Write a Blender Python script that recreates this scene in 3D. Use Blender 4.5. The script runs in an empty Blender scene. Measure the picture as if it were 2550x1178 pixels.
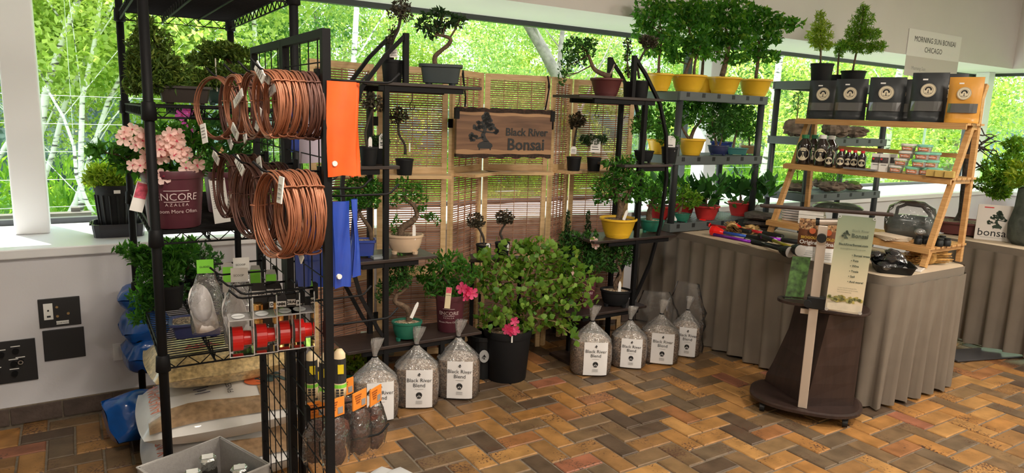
import bpy, bmesh, math, random
import numpy as np
from mathutils import Vector, Matrix
random.seed(7); RNG = np.random.default_rng(7)
SC = bpy.context.scene; COL = SC.collection
PI = math.pi

# ------------------------------------------------------------------ camera
FPX = 1725.17
YAW, PITCH, ROLL, CH = math.radians(32.437), math.radians(10.1166), math.radians(2.013), 1.52
CF = np.array([math.sin(YAW)*math.cos(PITCH), math.cos(YAW)*math.cos(PITCH), -math.sin(PITCH)])
_r = np.array([math.cos(YAW), -math.sin(YAW), 0.]); _u = np.cross(_r, CF)
CR = _r*math.cos(ROLL)+_u*math.sin(ROLL); CU = -_r*math.sin(ROLL)+_u*math.cos(ROLL)
CC = np.array([0, 0, CH])
cam = bpy.data.cameras.new('camera'); camo = bpy.data.objects.new('camera', cam); COL.objects.link(camo)
cam.sensor_fit = 'HORIZONTAL'; cam.sensor_width = 36; cam.lens = 36*FPX/2550
cam.clip_start = .05; cam.clip_end = 200
camo.matrix_world = Matrix(((CR[0], CU[0], -CF[0], 0), (CR[1], CU[1], -CF[1], 0), (CR[2], CU[2], -CF[2], CH), (0, 0, 0, 1)))
SC.camera = camo

# ------------------------------------------------------------------ world, sun, exposure
SC.view_settings.view_transform = 'Standard'; SC.view_settings.look = 'None'
SC.view_settings.gamma = 1; SC.view_settings.use_curve_mapping = False
SC.view_settings.exposure = 0.25
world = bpy.data.worlds.new('world'); SC.world = world; world.use_nodes = True
bg = world.node_tree.nodes['Background']
bg.inputs[0].default_value = (.78, .9, 1, 1); bg.inputs[1].default_value = 3.2
sl = bpy.data.lights.new('sun', 'SUN'); sl.energy = 10; sl.angle = .012; sl.color = (1, .95, .86)
so = bpy.data.objects.new('sun', sl); COL.objects.link(so)
so.rotation_euler = Vector((.30, -.62, -.95)).to_track_quat('-Z', 'Y').to_euler()

# ------------------------------------------------------------------ pixels to places
def ray(x, y): return CF+CR*(x-1275)/FPX-CU*(y-589)/FPX
def PZ(x, y, z=0): d = ray(x, y); return Vector(CC+d*(z-CH)/d[2])
def PY(x, y, Y): d = ray(x, y); return Vector(CC+d*Y/d[1])
def PX(x, y, X): d = ray(x, y); return Vector(CC+d*X/d[0])
def mpp(p): return float((np.array(p)-CC)@CF)/FPX
def proj(p):
    d = np.array(p)-CC; w = d@CF
    return 1275+FPX*(d@CR)/w, 589-FPX*(d@CU)/w, w
def face(p): return -math.atan2(p[0], p[1])          # turn that makes local -Y look back at the viewer
class Fr:
    """upright frame at a base point, local x to the viewer's right, z up"""
    def __init__(s, b):
        s.b = Vector(b); s.a = face(b); s.n = Vector((b[0], b[1], 0)).normalized()
        s.x = Vector((math.cos(s.a), math.sin(s.a), 0)); s.m = mpp(b)
    def __call__(s, px, py, dy=0):
        d = Vector(ray(px, py)); t = (s.b+s.n*dy-Vector(CC)).dot(s.n)/d.dot(s.n)
        q = Vector(CC)+d*t-s.b
        return Vector((q.dot(s.x), dy, q.z))

# ------------------------------------------------------------------ mesh building
class MB:
    def __init__(s): s.v = []; s.f = []
    def add(s, vs, fs):
        k = len(s.v); s.v += [tuple(v) for v in vs]; s.f += [tuple(i+k for i in f) for f in fs]; return s
    def box(s, c, d, rz=0, rx=0, ry=0):
        R = Matrix.Rotation(rz, 3, 'Z')@Matrix.Rotation(rx, 3, 'X')@Matrix.Rotation(ry, 3, 'Y') if (rz or rx or ry) else None
        vs = []
        for x in (-.5, .5):
            for y in (-.5, .5):
                for z in (-.5, .5):
                    p = Vector((x*d[0], y*d[1], z*d[2]))
                    if R: p = R@p
                    vs.append(Vector(c)+p)
        return s.add(vs, [(0, 1, 3, 2), (4, 6, 7, 5), (0, 4, 5, 1), (2, 3, 7, 6), (0, 2, 6, 4), (1, 5, 7, 3)])
    def bbox(s, a, b): return s.box([(a[i]+b[i])/2 for i in range(3)], [abs(b[i]-a[i]) for i in range(3)])
    def tube(s, pts, r, n=8, cap=True, sq=False):
        pts = [Vector(p) for p in pts]; m = len(pts)
        rr = r if hasattr(r, '__len__') else [r]*m
        vs = []; up = None
        for i, p in enumerate(pts):
            t = (pts[min(i+1, m-1)]-pts[max(i-1, 0)])
            t = t.normalized() if t.length > 1e-9 else Vector((0, 0, 1))
            if up is None: up = Vector((0, 1, 0)) if abs(t.y) < .9 else Vector((1, 0, 0))
            a = t.cross(up)
            a = a.normalized() if a.length > 1e-6 else t.orthogonal().normalized()
            up = a.cross(t).normalized()
            for k in range(n):
                g = 2*PI*(k+(.5 if sq else 0))/n; vs.append(p+(a*math.cos(g)+up*math.sin(g))*rr[i])
        fs = [(i*n+k, i*n+(k+1) % n, (i+1)*n+(k+1) % n, (i+1)*n+k) for i in range(m-1) for k in range(n)]
        if cap: fs += [tuple(range(n-1, -1, -1)), tuple((m-1)*n+k for k in range(n))]
        return s.add(vs, fs)
    def bar(s, a, b, w): return s.tube([a, b], w*.7071, 4, sq=True)
    def lathe(s, prof, n=24, c=(0, 0, 0), sx=1, sy=1, p=2, cap=False):
        vs = []
        for r, z in prof:
            for k in range(n):
                g = 2*PI*k/n; cx, cy = math.cos(g), math.sin(g)
                if p != 2:
                    q = (abs(cx)**p+abs(cy)**p)**(-1/p); cx *= q; cy *= q
                vs.append((c[0]+r*cx*sx, c[1]+r*cy*sy, c[2]+z))
        m = len(prof)
        fs = [(i*n+k, i*n+(k+1) % n, (i+1)*n+(k+1) % n, (i+1)*n+k) for i in range(m-1) for k in range(n)]
        if cap: fs += [tuple(range(n-1, -1, -1)), tuple((m-1)*n+k for k in range(n))]
        return s.add(vs, fs)
    def ball(s, c, r, n=10, m=6, jit=0):
        rx, ry, rz = r if hasattr(r, '__len__') else (r, r, r)
        vs = []
        for i in range(m+1):
            t = PI*i/m
            for k in range(n):
                g = 2*PI*k/n; j = 1+random.uniform(-jit, jit) if 0 < i < m else 1
                vs.append((c[0]+rx*j*math.sin(t)*math.cos(g), c[1]+ry*j*math.sin(t)*math.sin(g), c[2]-rz*j*math.cos(t)))
        return s.add(vs, [(i*n+k, i*n+(k+1) % n, (i+1)*n+(k+1) % n, (i+1)*n+k) for i in range(m) for k in range(n)])
    def poly(s, pts, y0=0, y1=.002):
        """outline in x,z made solid between y0 and y1 (fan capped)"""
        n = len(pts); vs = [(x, y0, z) for x, z in pts]+[(x, y1, z) for x, z in pts]
        return s.add(vs, [tuple(range(n)), tuple(range(2*n-1, n-1, -1))]+[(k, n+k, n+(k+1) % n, (k+1) % n) for k in range(n)])
    def disc(s, cx, cz, rx, rz=None, y0=0, y1=.002, n=20, rot=0, jit=0):
        rz = rz or rx; P = []
        for k in range(n):
            g = 2*PI*k/n; j = 1+random.uniform(-jit, jit); x, z = rx*j*math.cos(g), rz*j*math.sin(g)
            P.append((cx+x*math.cos(rot)-z*math.sin(rot), cz+x*math.sin(rot)+z*math.cos(rot)))
        return s.poly(P, y0, y1)
    def ring(s, cx, cz, r0, r1, y=0, n=32):
        vs = []
        for k in range(n):
            g = 2*PI*k/n
            vs += [(cx+r0*math.cos(g), y, cz+r0*math.sin(g)), (cx+r1*math.cos(g), y, cz+r1*math.sin(g))]
        return s.add(vs, [(2*k, 2*k+1, (2*k+3) % (2*n), (2*k+2) % (2*n)) for k in range(n)])
    def mesh(s, name, smooth=False):
        me = bpy.data.meshes.new(name); me.from_pydata(s.v, [], s.f)
        if smooth: me.shade_smooth()
        return me
def link(name, me, mat=None, parent=None, loc=None, rot=None, scale=None):
    o = bpy.data.objects.new(name, me); COL.objects.link(o)
    if mat is not None and me is not None and len(me.materials) == 0: me.materials.append(mat)
    if parent is not None: o.parent = parent
    if loc is not None: o.location = loc
    if rot is not None: o.rotation_euler = rot
    if scale is not None: o.scale = scale if hasattr(scale, '__len__') else (scale,)*3
    return o
def obj(name, mb, mat, parent=None, smooth=False, bevel=0, **k):
    o = link(name, mb.mesh(name, smooth), mat, parent, **k)
    if bevel:
        b = o.modifiers.new('bevel', 'BEVEL'); b.width = bevel; b.segments = 2; b.limit_method = 'ANGLE'
    return o
def tag(o, label, cat, group=None):
    o['label'] = label; o['category'] = cat
    if group: o['group'] = group
    return o
def thing(name, label, cat, loc=(0, 0, 0), rz=0, group=None):
    o = bpy.data.objects.new(name, None); COL.objects.link(o); o.empty_display_size = .05
    o.location = loc; o.rotation_euler = (0, 0, rz)
    return tag(o, label, cat, group)
def struct(name, mb, mat, parent=None, **k):
    o = obj(name, mb, mat, parent, **k); o['kind'] = 'structure'; return o
def copy_tree(o, parent=None):
    c = o.copy(); COL.objects.link(c); c.parent = parent
    for ch in [x for x in o.children]: copy_tree(ch, c)
    return c

# ------------------------------------------------------------------ materials
MATS = {}
def nt(name):
    m = bpy.data.materials.new(name); m.use_nodes = True; t = m.node_tree
    return m, t, t.nodes['Principled BSDF']
def N(t, kind, **k):
    n = t.nodes.new(kind)
    for a, b in k.items(): setattr(n, a, b)
    return n
def ramp(t, stops, fac=None, mode='LINEAR'):
    r = N(t, 'ShaderNodeValToRGB'); e = r.color_ramp.elements; r.color_ramp.interpolation = mode
    while len(e) < len(stops): e.new(.5)
    for el, (p, c) in zip(e, stops): el.position = p; el.color = (*c, 1)
    if fac is not None: t.links.new(fac, r.inputs[0])
    return r
def mat(name, col, rough=.6, metal=0, var=0, scale=20, bump=0, bscale=60, spec=.5, alpha=1, coat=0, emit=0):
    if name in MATS: return MATS[name]
    m, t, b = nt(name)
    b.inputs['Base Color'].default_value = (*col, 1); b.inputs['Roughness'].default_value = rough
    b.inputs['Metallic'].default_value = metal; b.inputs['Specular IOR Level'].default_value = spec
    b.inputs['Alpha'].default_value = alpha; b.inputs['Coat Weight'].default_value = coat
    tc = N(t, 'ShaderNodeTexCoord')
    if var:
        n = N(t, 'ShaderNodeTexNoise'); n.inputs['Scale'].default_value = scale; n.inputs['Detail'].default_value = 4
        t.links.new(tc.outputs['Object'], n.inputs['Vector'])
        r = ramp(t, [(.3, [c*(1-var) for c in col]), (.7, [min(1, c*(1+var)) for c in col])], n.outputs[0])
        t.links.new(r.outputs[0], b.inputs['Base Color'])
    if bump:
        n = N(t, 'ShaderNodeTexNoise'); n.inputs['Scale'].default_value = bscale; n.inputs['Detail'].default_value = 3
        t.links.new(tc.outputs['Object'], n.inputs['Vector'])
        u = N(t, 'ShaderNodeBump'); u.inputs['Strength'].default_value = bump; u.inputs['Distance'].default_value = .01
        t.links.new(n.outputs[0], u.inputs['Height']); t.links.new(u.outputs[0], b.inputs['Normal'])
    if emit:
        b.inputs['Emission Color'].default_value = (*col, 1); b.inputs['Emission Strength'].default_value = emit
    MATS[name] = m; return m
def leafmat(name, c0, c1, trans=.45, rough=.5, c2=None):
    if name in MATS: return MATS[name]
    m, t, b = nt(name)
    g = N(t, 'ShaderNodeNewGeometry')
    st = [(0, c0), (.8, c1)]+([(1, c2)] if c2 else [])
    r = ramp(t, st, g.outputs['Random Per Island'])
    t.links.new(r.outputs[0], b.inputs['Base Color']); b.inputs['Roughness'].default_value = rough
    b.inputs['Specular IOR Level'].default_value = .3
    tr = N(t, 'ShaderNodeBsdfTranslucent'); hs = N(t, 'ShaderNodeHueSaturation')
    hs.inputs['Value'].default_value = 1.5; hs.inputs['Saturation'].default_value = 1.1; hs.inputs['Hue'].default_value = .485
    t.links.new(r.outputs[0], hs.inputs['Color']); t.links.new(hs.outputs[0], tr.inputs[0])
    mx = N(t, 'ShaderNodeMixShader'); mx.inputs[0].default_value = trans
    t.links.new(b.outputs[0], mx.inputs[1]); t.links.new(tr.outputs[0], mx.inputs[2])
    t.links.new(mx.outputs[0], t.nodes['Material Output'].inputs[0])
    MATS[name] = m; return m
def film(name, tint=(1, 1, 1), gloss=.25, rough=.12, white=0, wrinkle=0, fr=1.4, bs=40):
    """thin clear film or pane: see-through, with its gloss and a little milkiness"""
    if name in MATS: return MATS[name]
    m, t, b = nt(name); t.nodes.remove(b)
    tr = N(t, 'ShaderNodeBsdfTransparent'); tr.inputs[0].default_value = (*tint, 1)
    gl = N(t, 'ShaderNodeBsdfGlossy'); gl.inputs['Roughness'].default_value = rough
    df = N(t, 'ShaderNodeBsdfDiffuse'); df.inputs[0].default_value = (.85, .85, .86, 1)
    lw = N(t, 'ShaderNodeFresnel'); lw.inputs[0].default_value = fr
    if wrinkle:
        tc = N(t, 'ShaderNodeTexCoord'); n = N(t, 'ShaderNodeTexNoise'); n.inputs['Scale'].default_value = bs; n.inputs['Detail'].default_value = 3
        t.links.new(tc.outputs['Object'], n.inputs['Vector'])
        u = N(t, 'ShaderNodeBump'); u.inputs['Strength'].default_value = wrinkle; u.inputs['Distance'].default_value = .02
        t.links.new(n.outputs[0], u.inputs['Height']); t.links.new(u.outputs[0], gl.inputs['Normal']); t.links.new(u.outputs[0], lw.inputs['Normal'])
    ad = N(t, 'ShaderNodeMath', operation='MULTIPLY_ADD'); ad.inputs[1].default_value = 1; ad.inputs[2].default_value = gloss*.3
    t.links.new(lw.outputs[0], ad.inputs[0])
    m1 = N(t, 'ShaderNodeMixShader'); m1.inputs[0].default_value = white
    t.links.new(tr.outputs[0], m1.inputs[1]); t.links.new(df.outputs[0], m1.inputs[2])
    m2 = N(t, 'ShaderNodeMixShader'); t.links.new(ad.outputs[0], m2.inputs[0])
    t.links.new(m1.outputs[0], m2.inputs[1]); t.links.new(gl.outputs[0], m2.inputs[2])
    t.links.new(m2.outputs[0], t.nodes['Material Output'].inputs[0])
    MATS[name] = m; return m
def woodmat(name, c0, c1, scale=3, stretch=(1, 12, 12), rough=.5, wear=None):
    if name in MATS: return MATS[name]
    m, t, b = nt(name); tc = N(t, 'ShaderNodeTexCoord'); mp = N(t, 'ShaderNodeMapping'); mp.inputs['Scale'].default_value = stretch
    t.links.new(tc.outputs['Object'], mp.inputs[0])
    n = N(t, 'ShaderNodeTexNoise'); n.inputs['Scale'].default_value = scale; n.inputs['Detail'].default_value = 6; n.inputs['Distortion'].default_value = .6
    t.links.new(mp.outputs[0], n.inputs['Vector'])
    r = ramp(t, [(.3, c0), (.68, c1)], n.outputs[0]); t.links.new(r.outputs[0], b.inputs['Base Color'])
    b.inputs['Roughness'].default_value = rough
    MATS[name] = m; return m
def speckle(name, stops, scale=120, rough=.8, bump=.6):
    if name in MATS: return MATS[name]
    m, t, b = nt(name); tc = N(t, 'ShaderNodeTexCoord')
    v = N(t, 'ShaderNodeTexVoronoi'); v.inputs['Scale'].default_value = scale; t.links.new(tc.outputs['Object'], v.inputs['Vector'])
    sp = N(t, 'ShaderNodeSeparateColor'); t.links.new(v.outputs['Color'], sp.inputs[0])
    r = ramp(t, stops, sp.outputs[0], 'CONSTANT'); t.links.new(r.outputs[0], b.inputs['Base Color'])
    b.inputs['Roughness'].default_value = rough
    u = N(t, 'ShaderNodeBump'); u.inputs['Strength'].default_value = bump; u.inputs['Distance'].default_value = .004; u.invert = True
    t.links.new(v.outputs['Distance'], u.inputs['Height']); t.links.new(u.outputs[0], b.inputs['Normal'])
    MATS[name] = m; return m

BLACK = mat('black_metal', (.006, .006, .007), .58, spec=.2)
BLKPL = mat('black_plastic', (.011, .012, .013), .5, spec=.3)
WHITE = mat('white_paint', (.78, .78, .8), .5)
PAPER = mat('paper', (.82, .81, .79), .7)
INK = mat('ink', (.02, .02, .022), .7)
BARK = mat('bark', (.13, .085, .055), .9, var=.45, scale=60, bump=.8)
BARKD = mat('bark_dark', (.045, .035, .028), .9, var=.4, scale=60, bump=.8)
SOIL = speckle('soil', [(0, (.05, .032, .02)), (.3, (.12, .075, .045)), (.6, (.2, .13, .08)), (.85, (.35, .27, .19))], 160)
GRAVEL = speckle('gravel_mix', [(0, (.16, .1, .06)), (.25, (.42, .3, .18)), (.5, (.6, .48, .34)), (.75, (.3, .2, .13)), (.9, (.72, .64, .52))], 130)
BLEND = speckle('soil_blend', [(0, (.1, .06, .04)), (.18, (.34, .23, .15)), (.5, (.46, .33, .23)), (.75, (.24, .14, .09)), (.88, (.6, .5, .4))], 190, bump=.5)

# ------------------------------------------------------------------ lettering and marks
_tx = {}
def textmesh(s, size, align='CENTER', bold=0, depth=0):
    k = (s, size, align, bold, depth)
    if k not in _tx:
        c = bpy.data.curves.new('t', 'FONT'); c.body = s; c.size = size; c.align_x = align; c.offset = bold; c.resolution_u = 2
        c.extrude = depth
        o = bpy.data.objects.new('t', c); COL.objects.link(o)
        me = bpy.data.meshes.new_from_object(o); bpy.data.objects.remove(o)
        # stand the letters up: x right, z up, facing -y
        for v in me.vertices: v.co = Vector((v.co.x, -v.co.z, v.co.y))
        me.name = 'lettering'; _tx[k] = me
    return _tx[k]
def text(s, size, parent, loc, m=None, align='CENTER', bold=0, depth=0, rot=None, name='lettering'):
    me = textmesh(s, size, align, bold, depth).copy()
    return link(name, me, m or INK, parent, loc=loc, rot=rot)
def text_round(s, size, parent, r, z, ang, m, bold=0, taper=0, squash=1):
    """lettering bent round a pot of radius r, centred at angle ang (0 = towards the viewer)"""
    me = textmesh(s, size, 'CENTER', bold).copy()
    for v in me.vertices:
        R = r+taper*v.co.z; g = v.co.x/r+ang
        v.co = Vector((R*math.sin(g), -R*math.cos(g)*squash, z+v.co.z))
    return link('lettering', me, m, parent)
def logo_tree(w, y0=0, y1=.001):
    """leaning bonsai in a round pot, silhouette about w wide standing on z = 0"""
    mb = MB(); s = w
    prof = [(-.2, .05), (-.27, .1), (-.28, .17), (-.2, .24), (-.08, .29), (.06, .3), (.16, .25), (.25, .2), (.27, .12), (.2, .05)]
    mb.poly([((x+.05)*s, z*s) for x, z in prof], y0, y1)
    for x in (-.16, .24): mb.poly([((x-.02)*s, 0), ((x+.02)*s, 0), ((x+.02)*s, .06*s), ((x-.02)*s, .06*s)], y0, y1)
    tr = [(.1, .27, .1), (.0, .38, .085), (-.04, .5, .075), (.02, .62, .06), (.06, .75, .05), (.05, .9, .04)]
    L = [((x-r)*s, z*s) for x, z, r in tr]; Rr = [((x+r)*s, z*s) for x, z, r in tr]
    for i in range(len(tr)-1): mb.poly([L[i], Rr[i], Rr[i+1], L[i+1]], y0, y1)
    for pts in ([(-.04, .45), (-.3, .38), (-.28, .34), (0, .4)], [(.05, .62), (.4, .58), (.4, .54), (.03, .57)], [(.0, .6), (-.3, .68), (-.3, .64), (0, .55)]):
        mb.poly([(x*s, z*s) for x, z in pts], y0, y1)
    st = random.getstate(); random.seed(3)
    for cx, cz, rx, rz, n in ((.1, 1.12, .22, .1, 7), (.12, .98, .3, .09, 9), (-.02, .86, .32, .08, 8), (-.28, .74, .2, .07, 6), (.34, .7, .22, .07, 6),
                              (.48, .6, .14, .06, 5), (-.34, .48, .2, .07, 6), (-.42, .36, .14, .06, 5), (.18, .82, .2, .08, 6), (-.12, .74, .14, .06, 4)):
        for i in range(n):
            a = random.uniform(0, 2*PI); q = random.random()**.5
            mb.disc((cx+rx*.75*q*math.cos(a))*s, (cz+rz*.75*q*math.sin(a))*s, .075*s*random.uniform(.7, 1.2), .055*s, y0, y1, 9, jit=.25)
    random.setstate(st)
    return mb
def seal(mb_r, parent, loc, m_disc, m_ink, rot=None):
    """round paper seal with a small tree in a ring"""
    d = obj('seal', MB().disc(0, 0, mb_r, y0=0, y1=-.0008, n=32), m_disc, parent, loc=loc, rot=rot)
    q = MB().ring(0, 0, mb_r*.62, mb_r*.66, -.0012).ring(0, 0, mb_r*.92, mb_r*.95, -.0012)
    q.poly([(-.06*mb_r, -.4*mb_r), (.06*mb_r, -.4*mb_r), (.04*mb_r, .1*mb_r), (-.04*mb_r, .1*mb_r)], -.0014, -.001)
    for a in range(9):
        g = PI*a/8; q.disc(.36*mb_r*math.cos(g), .1*mb_r+.34*mb_r*math.sin(g), .12*mb_r, y0=-.001, y1=-.0014, n=8)
    for a in range(3): q.poly([((-.4+.3*a)*mb_r, -.44*mb_r), ((-.1+.3*a)*mb_r, -.44*mb_r), ((-.14+.3*a)*mb_r, -.38*mb_r), ((-.36+.3*a)*mb_r, -.38*mb_r)], -.0014, -.001)
    obj('print', q, m_ink, d); return d

# ------------------------------------------------------------------ leaves
def leafcloud(blobs, size, aspect=.5, shell=.55, up=.35, jit=.35, fold=.18, name='foliage', droop=0):
    """blobs (cx,cy,cz,rx,ry,rz,n) filled with small folded leaves, one mesh"""
    V = []; 
    for cx, cy, cz, rx, ry, rz, n in blobs:
        n = int(n)
        d = RNG.normal(size=(n, 3)); d /= np.linalg.norm(d, axis=1)[:, None]
        rad = np.where(RNG.random(n) < shell, .78+.26*RNG.random(n), RNG.random(n)**(1/3.))[:, None]
        rad = rad*(1+.12*np.sin(7*d[:, :1]+3*cx*40)+.1*np.sin(9*d[:, 2:]+cz*30))
        c = np.array([cx, cy, cz])+d*rad*np.array([rx, ry, rz])
        ax = d*.8+RNG.normal(size=(n, 3))*.7; ax[:, 2] += up-droop; ax /= np.linalg.norm(ax, axis=1)[:, None]
        sd = np.cross(ax, RNG.normal(size=(n, 3))*.6+np.array([0, 0, 1.])); sd /= np.linalg.norm(sd, axis=1)[:, None]+1e-9
        nn = np.cross(sd, ax)
        s = (size*(1+jit*(RNG.random(n)*2-1)))[:, None]
        a = c-ax*s*.5; b = c+ax*s*.5; mid = c-ax*s*.04
        l = mid+sd*s*aspect*.5+nn*s*fold*.5; r = mid-sd*s*aspect*.5+nn*s*fold*.5
        V.append(np.stack([a, l, b, r], 1).reshape(-1, 3))
    V = np.concatenate(V); k = len(V)//4
    i = np.arange(k)*4
    F = np.stack([np.stack([i, i+1, i+2], 1), np.stack([i, i+2, i+3], 1)], 1).reshape(-1)
    me = bpy.data.meshes.new(name); me.vertices.add(len(V)); me.vertices.foreach_set('co', V.astype(np.float32).ravel())
    me.loops.add(len(F)); me.loops.foreach_set('vertex_index', F.astype(np.int32))
    me.polygons.add(len(F)//3); me.polygons.foreach_set('loop_start', np.arange(0, len(F), 3, dtype=np.int32))
    me.update(calc_edges=True)
    return me

# ================================================================== THE ROOM
def lamp(x, y, label):
    t = thing('ceiling_lamp', label, 'lamp', (x, y, 3.2), group='flush ceiling lamps')
    obj('housing', MB().bbox((-.33, -.33, -.06), (.33, .33, -.001)), WHITE, t)
    obj('diffuser', MB().bbox((-.3, -.3, -.066), (.3, .3, -.061)), mat('lamp_diffuser', (1, .9, .75), .5, emit=3), t)
    l = bpy.data.lights.new('lamp_light', 'AREA'); l.size = .58; l.energy = LAMP_W; l.color = (1, .9, .77)
    lo = bpy.data.objects.new('lamp_light', l); COL.objects.link(lo); lo.parent = t; lo.location = (0, 0, -.075)
LAMP_W = 64

# floor: mortar bed and single clay pavers in herringbone
BW = CH/14.4805; U0, V0 = -13.2594, 26.7927
mortar = mat('mortar', (.19, .15, .11), .8, var=.25, scale=40, bump=.3)
floor = struct('floor', MB().bbox((-2.2, -4.2, -.1), (9.1, 3.8, -.006)), mortar)
def brickmat(name, island):
    m, t, b = nt(name)
    src = N(t, 'ShaderNodeNewGeometry').outputs['Random Per Island'] if island else N(t, 'ShaderNodeObjectInfo').outputs['Random']
    pal = [(0, (.095, .062, .04)), (.12, (.135, .092, .055)), (.25, (.175, .108, .055)), (.36, (.26, .135, .05)), (.48, (.34, .17, .055)), (.62, (.36, .17, .05)),
           (.74, (.29, .125, .048)), (.82, (.215, .13, .06)), (.9, (.4, .21, .07)), (.97, (.29, .11, .06))]
    r = ramp(t, pal, src, 'CONSTANT')
    tc = N(t, 'ShaderNodeTexCoord'); ob = N(t, 'ShaderNodeObjectInfo')
    ad = N(t, 'ShaderNodeVectorMath', operation='ADD'); t.links.new(tc.outputs['Object'], ad.inputs[0]); t.links.new(ob.outputs['Location'], ad.inputs[1])
    n = N(t, 'ShaderNodeTexNoise'); n.inputs['Scale'].default_value = 11; n.inputs['Detail'].default_value = 5; t.links.new(ad.outputs[0], n.inputs['Vector'])
    hs = N(t, 'ShaderNodeHueSaturation'); t.links.new(r.outputs[0], hs.inputs['Color'])
    mr = N(t, 'ShaderNodeMapRange'); mr.inputs[1].default_value = .3; mr.inputs[2].default_value = .7; mr.inputs[3].default_value = .72; mr.inputs[4].default_value = 1.3
    t.links.new(n.outputs[0], mr.inputs[0]); t.links.new(mr.outputs[0], hs.inputs['Value'])
    n2 = N(t, 'ShaderNodeTexNoise'); n2.inputs['Scale'].default_value = 90; n2.inputs['Detail'].default_value = 2; t.links.new(ad.outputs[0], n2.inputs['Vector'])
    n3 = N(t, 'ShaderNodeTexNoise'); n3.inputs['Scale'].default_value = 5; t.links.new(ad.outputs[0], n3.inputs['Vector'])
    mu = N(t, 'ShaderNodeMath', operation='MULTIPLY'); t.links.new(n2.outputs[0], mu.inputs[0]); t.links.new(n3.outputs[0], mu.inputs[1])
    sp = ramp(t, [(.33, (0, 0, 0)), (.4, (1, 1, 1))], mu.outputs[0])
    mx = N(t, 'ShaderNodeMix', data_type='RGBA'); mx.inputs[7].default_value = (.1, .05, .03, 1)
    t.links.new(sp.outputs[0], mx.inputs[0]); t.links.new(hs.outputs[0], mx.inputs[6]); t.links.new(mx.outputs[2], b.inputs['Base Color'])
    b.inputs['Roughness'].default_value = .48; b.inputs['Specular IOR Level'].default_value = .4
    u = N(t, 'ShaderNodeBump'); u.inputs['Strength'].default_value = .25; u.inputs['Distance'].default_value = .004
    t.links.new(n2.outputs[0], u.inputs['Height']); t.links.new(u.outputs[0], b.inputs['Normal'])
    return m
def paver(mb, c, lx, ly):
    h = .0; e = .004
    vs = [(c[0]+sx*(lx/2-g), c[1]+sy*(ly/2-g), c[2]+z) for g, z in ((0, -.03), (0, -e), (e, 0)) for sx, sy in ((-1, -1), (1, -1), (1, 1), (-1, 1))]
    fs = [(8, 9, 10, 11)]+[(a*4+k, a*4+(k+1) % 4, a*4+4+(k+1) % 4, a*4+4+k) for a in range(2) for k in range(4)]
    mb.add(vs, fs)
J = .009
bh = MB(); paver(bh, (0, 0, 0), 2*BW-J, BW-J); bv = MB(); paver(bv, (0, 0, 0), BW-J, 2*BW-J)
bm_obj = brickmat('clay_paver', False); bm_isl = brickmat('clay_paver_far', True)
mh = bh.mesh('brick'); mv = bv.mesh('brick'); mh.materials.append(bm_obj); mv.materials.append(bm_obj)
cand = []
for k in range(-45, 60):
    for m4 in range(-40, 40):
        for ver in (0, 1):
            u, v = (2-k+4*m4+.5, k+1) if ver else (-k+4*m4+1, k+.5)
            x, y = (u-U0)*BW, -(v-V0)*BW
            if -2 < x < 8.9 and -1 < y < 3.775:
                px, py, w = proj((x, y, 0))
                vis = w > .3 and -60 < px < 2610 and py < 1250
                hid = (x > 3.6 and x < 4.3 and y > 1.95) or (x > 5.3) or (x < .75 and .25 < x and y < 3.4 and y > 2.3) or y > 3.45
                cand.append((0 if (vis and not hid) else 1, x*x+y*y, x, y, ver))
cand.sort()
rest = MB()
for i, (nv, d, x, y, ver) in enumerate(cand):
    dz = random.uniform(-.0015, .0015)
    if i < 290 and not nv:
        link('brick', mv if ver else mh, None, floor, loc=(x, y, dz), rot=(random.uniform(-.004, .004), random.uniform(-.004, .004), random.uniform(-.006, .006)+(PI if random.random() < .5 else 0)))
    else: paver(rest, (x, y, dz), *((BW-J, 2*BW-J) if ver else (2*BW-J, BW-J)))
ro = obj('brick_field', rest, bm_isl, floor); ro['kind'] = 'stuff'

# walls, sill, soffit
wallm = mat('wall_white', (.66, .65, .69), .7, var=.03, scale=4, bump=.05)
upm = mat('soffit_white', (.66, .64, .62), .7, var=.02, scale=3)
struct('wall_back', MB().bbox((-2.2, 3.8, .085), (9.0, 4.62, .79)).bbox((-2.2, 4.2, -.4), (9.0, 4.62, .085)), wallm)
struct('wall_right', MB().bbox((9.0, -4.2, -.1), (9.8, 4.62, .79)), wallm)
struct('trim_1', MB().bbox((-2.2, 3.775, .79), (9.0, 4.62, .835)), mat('sill_white', (.8, .8, .83), .35), bevel=.006)
struct('trim_2', MB().bbox((8.975, -4.2, .79), (9.8, 4.62, .835)), mat('sill_white', (.8, .8, .83), .35), bevel=.006)
struct('wall_back_upper', MB().bbox((-2.2, 3.8, 2.2), (9.0, 4.75, 3.3)), upm)
struct('wall_right_upper', MB().bbox((9.0, -4.2, 2.2), (9.9, 4.75, 3.3)), upm)
struct('wall_left', MB().bbox((-2.4, -4.3, -.1), (-2.2, 4.75, 3.3)), upm)
struct('wall_front', MB().bbox((-2.2, -4.4, -.1), (9.9, -4.2, 3.3)), upm)
struct('ceiling', MB().bbox((-2.4, -4.4, 3.2), (9.9, 4.75, 3.4)), upm)
bb = struct('baseboard_back', MB().bbox((-2.2, 3.79, -.1), (9.0, 4.2, .085)), mortar)
bbm = MB(); bbm.bbox((-.1, -.012, -.038), (.1, .0, .038)); bme = bbm.mesh('brick'); bme.materials.append(mat('base_brick', (.085, .06, .05), .6, var=.35, scale=14, bump=.3))
for i in range(54): link('brick', bme, None, bb, loc=(-2.09+i*.207, 3.79, .044))
for i, x in enumerate((-.2, 4.66, 9.42)):
    a = MB().bbox((x-.075, 4.18, .835), (x+.075, 4.33, 2.2))
    struct('trim_%d' % (i+3), a, mat('column_white', (.8, .8, .82), .4), bevel=.008)
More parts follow.
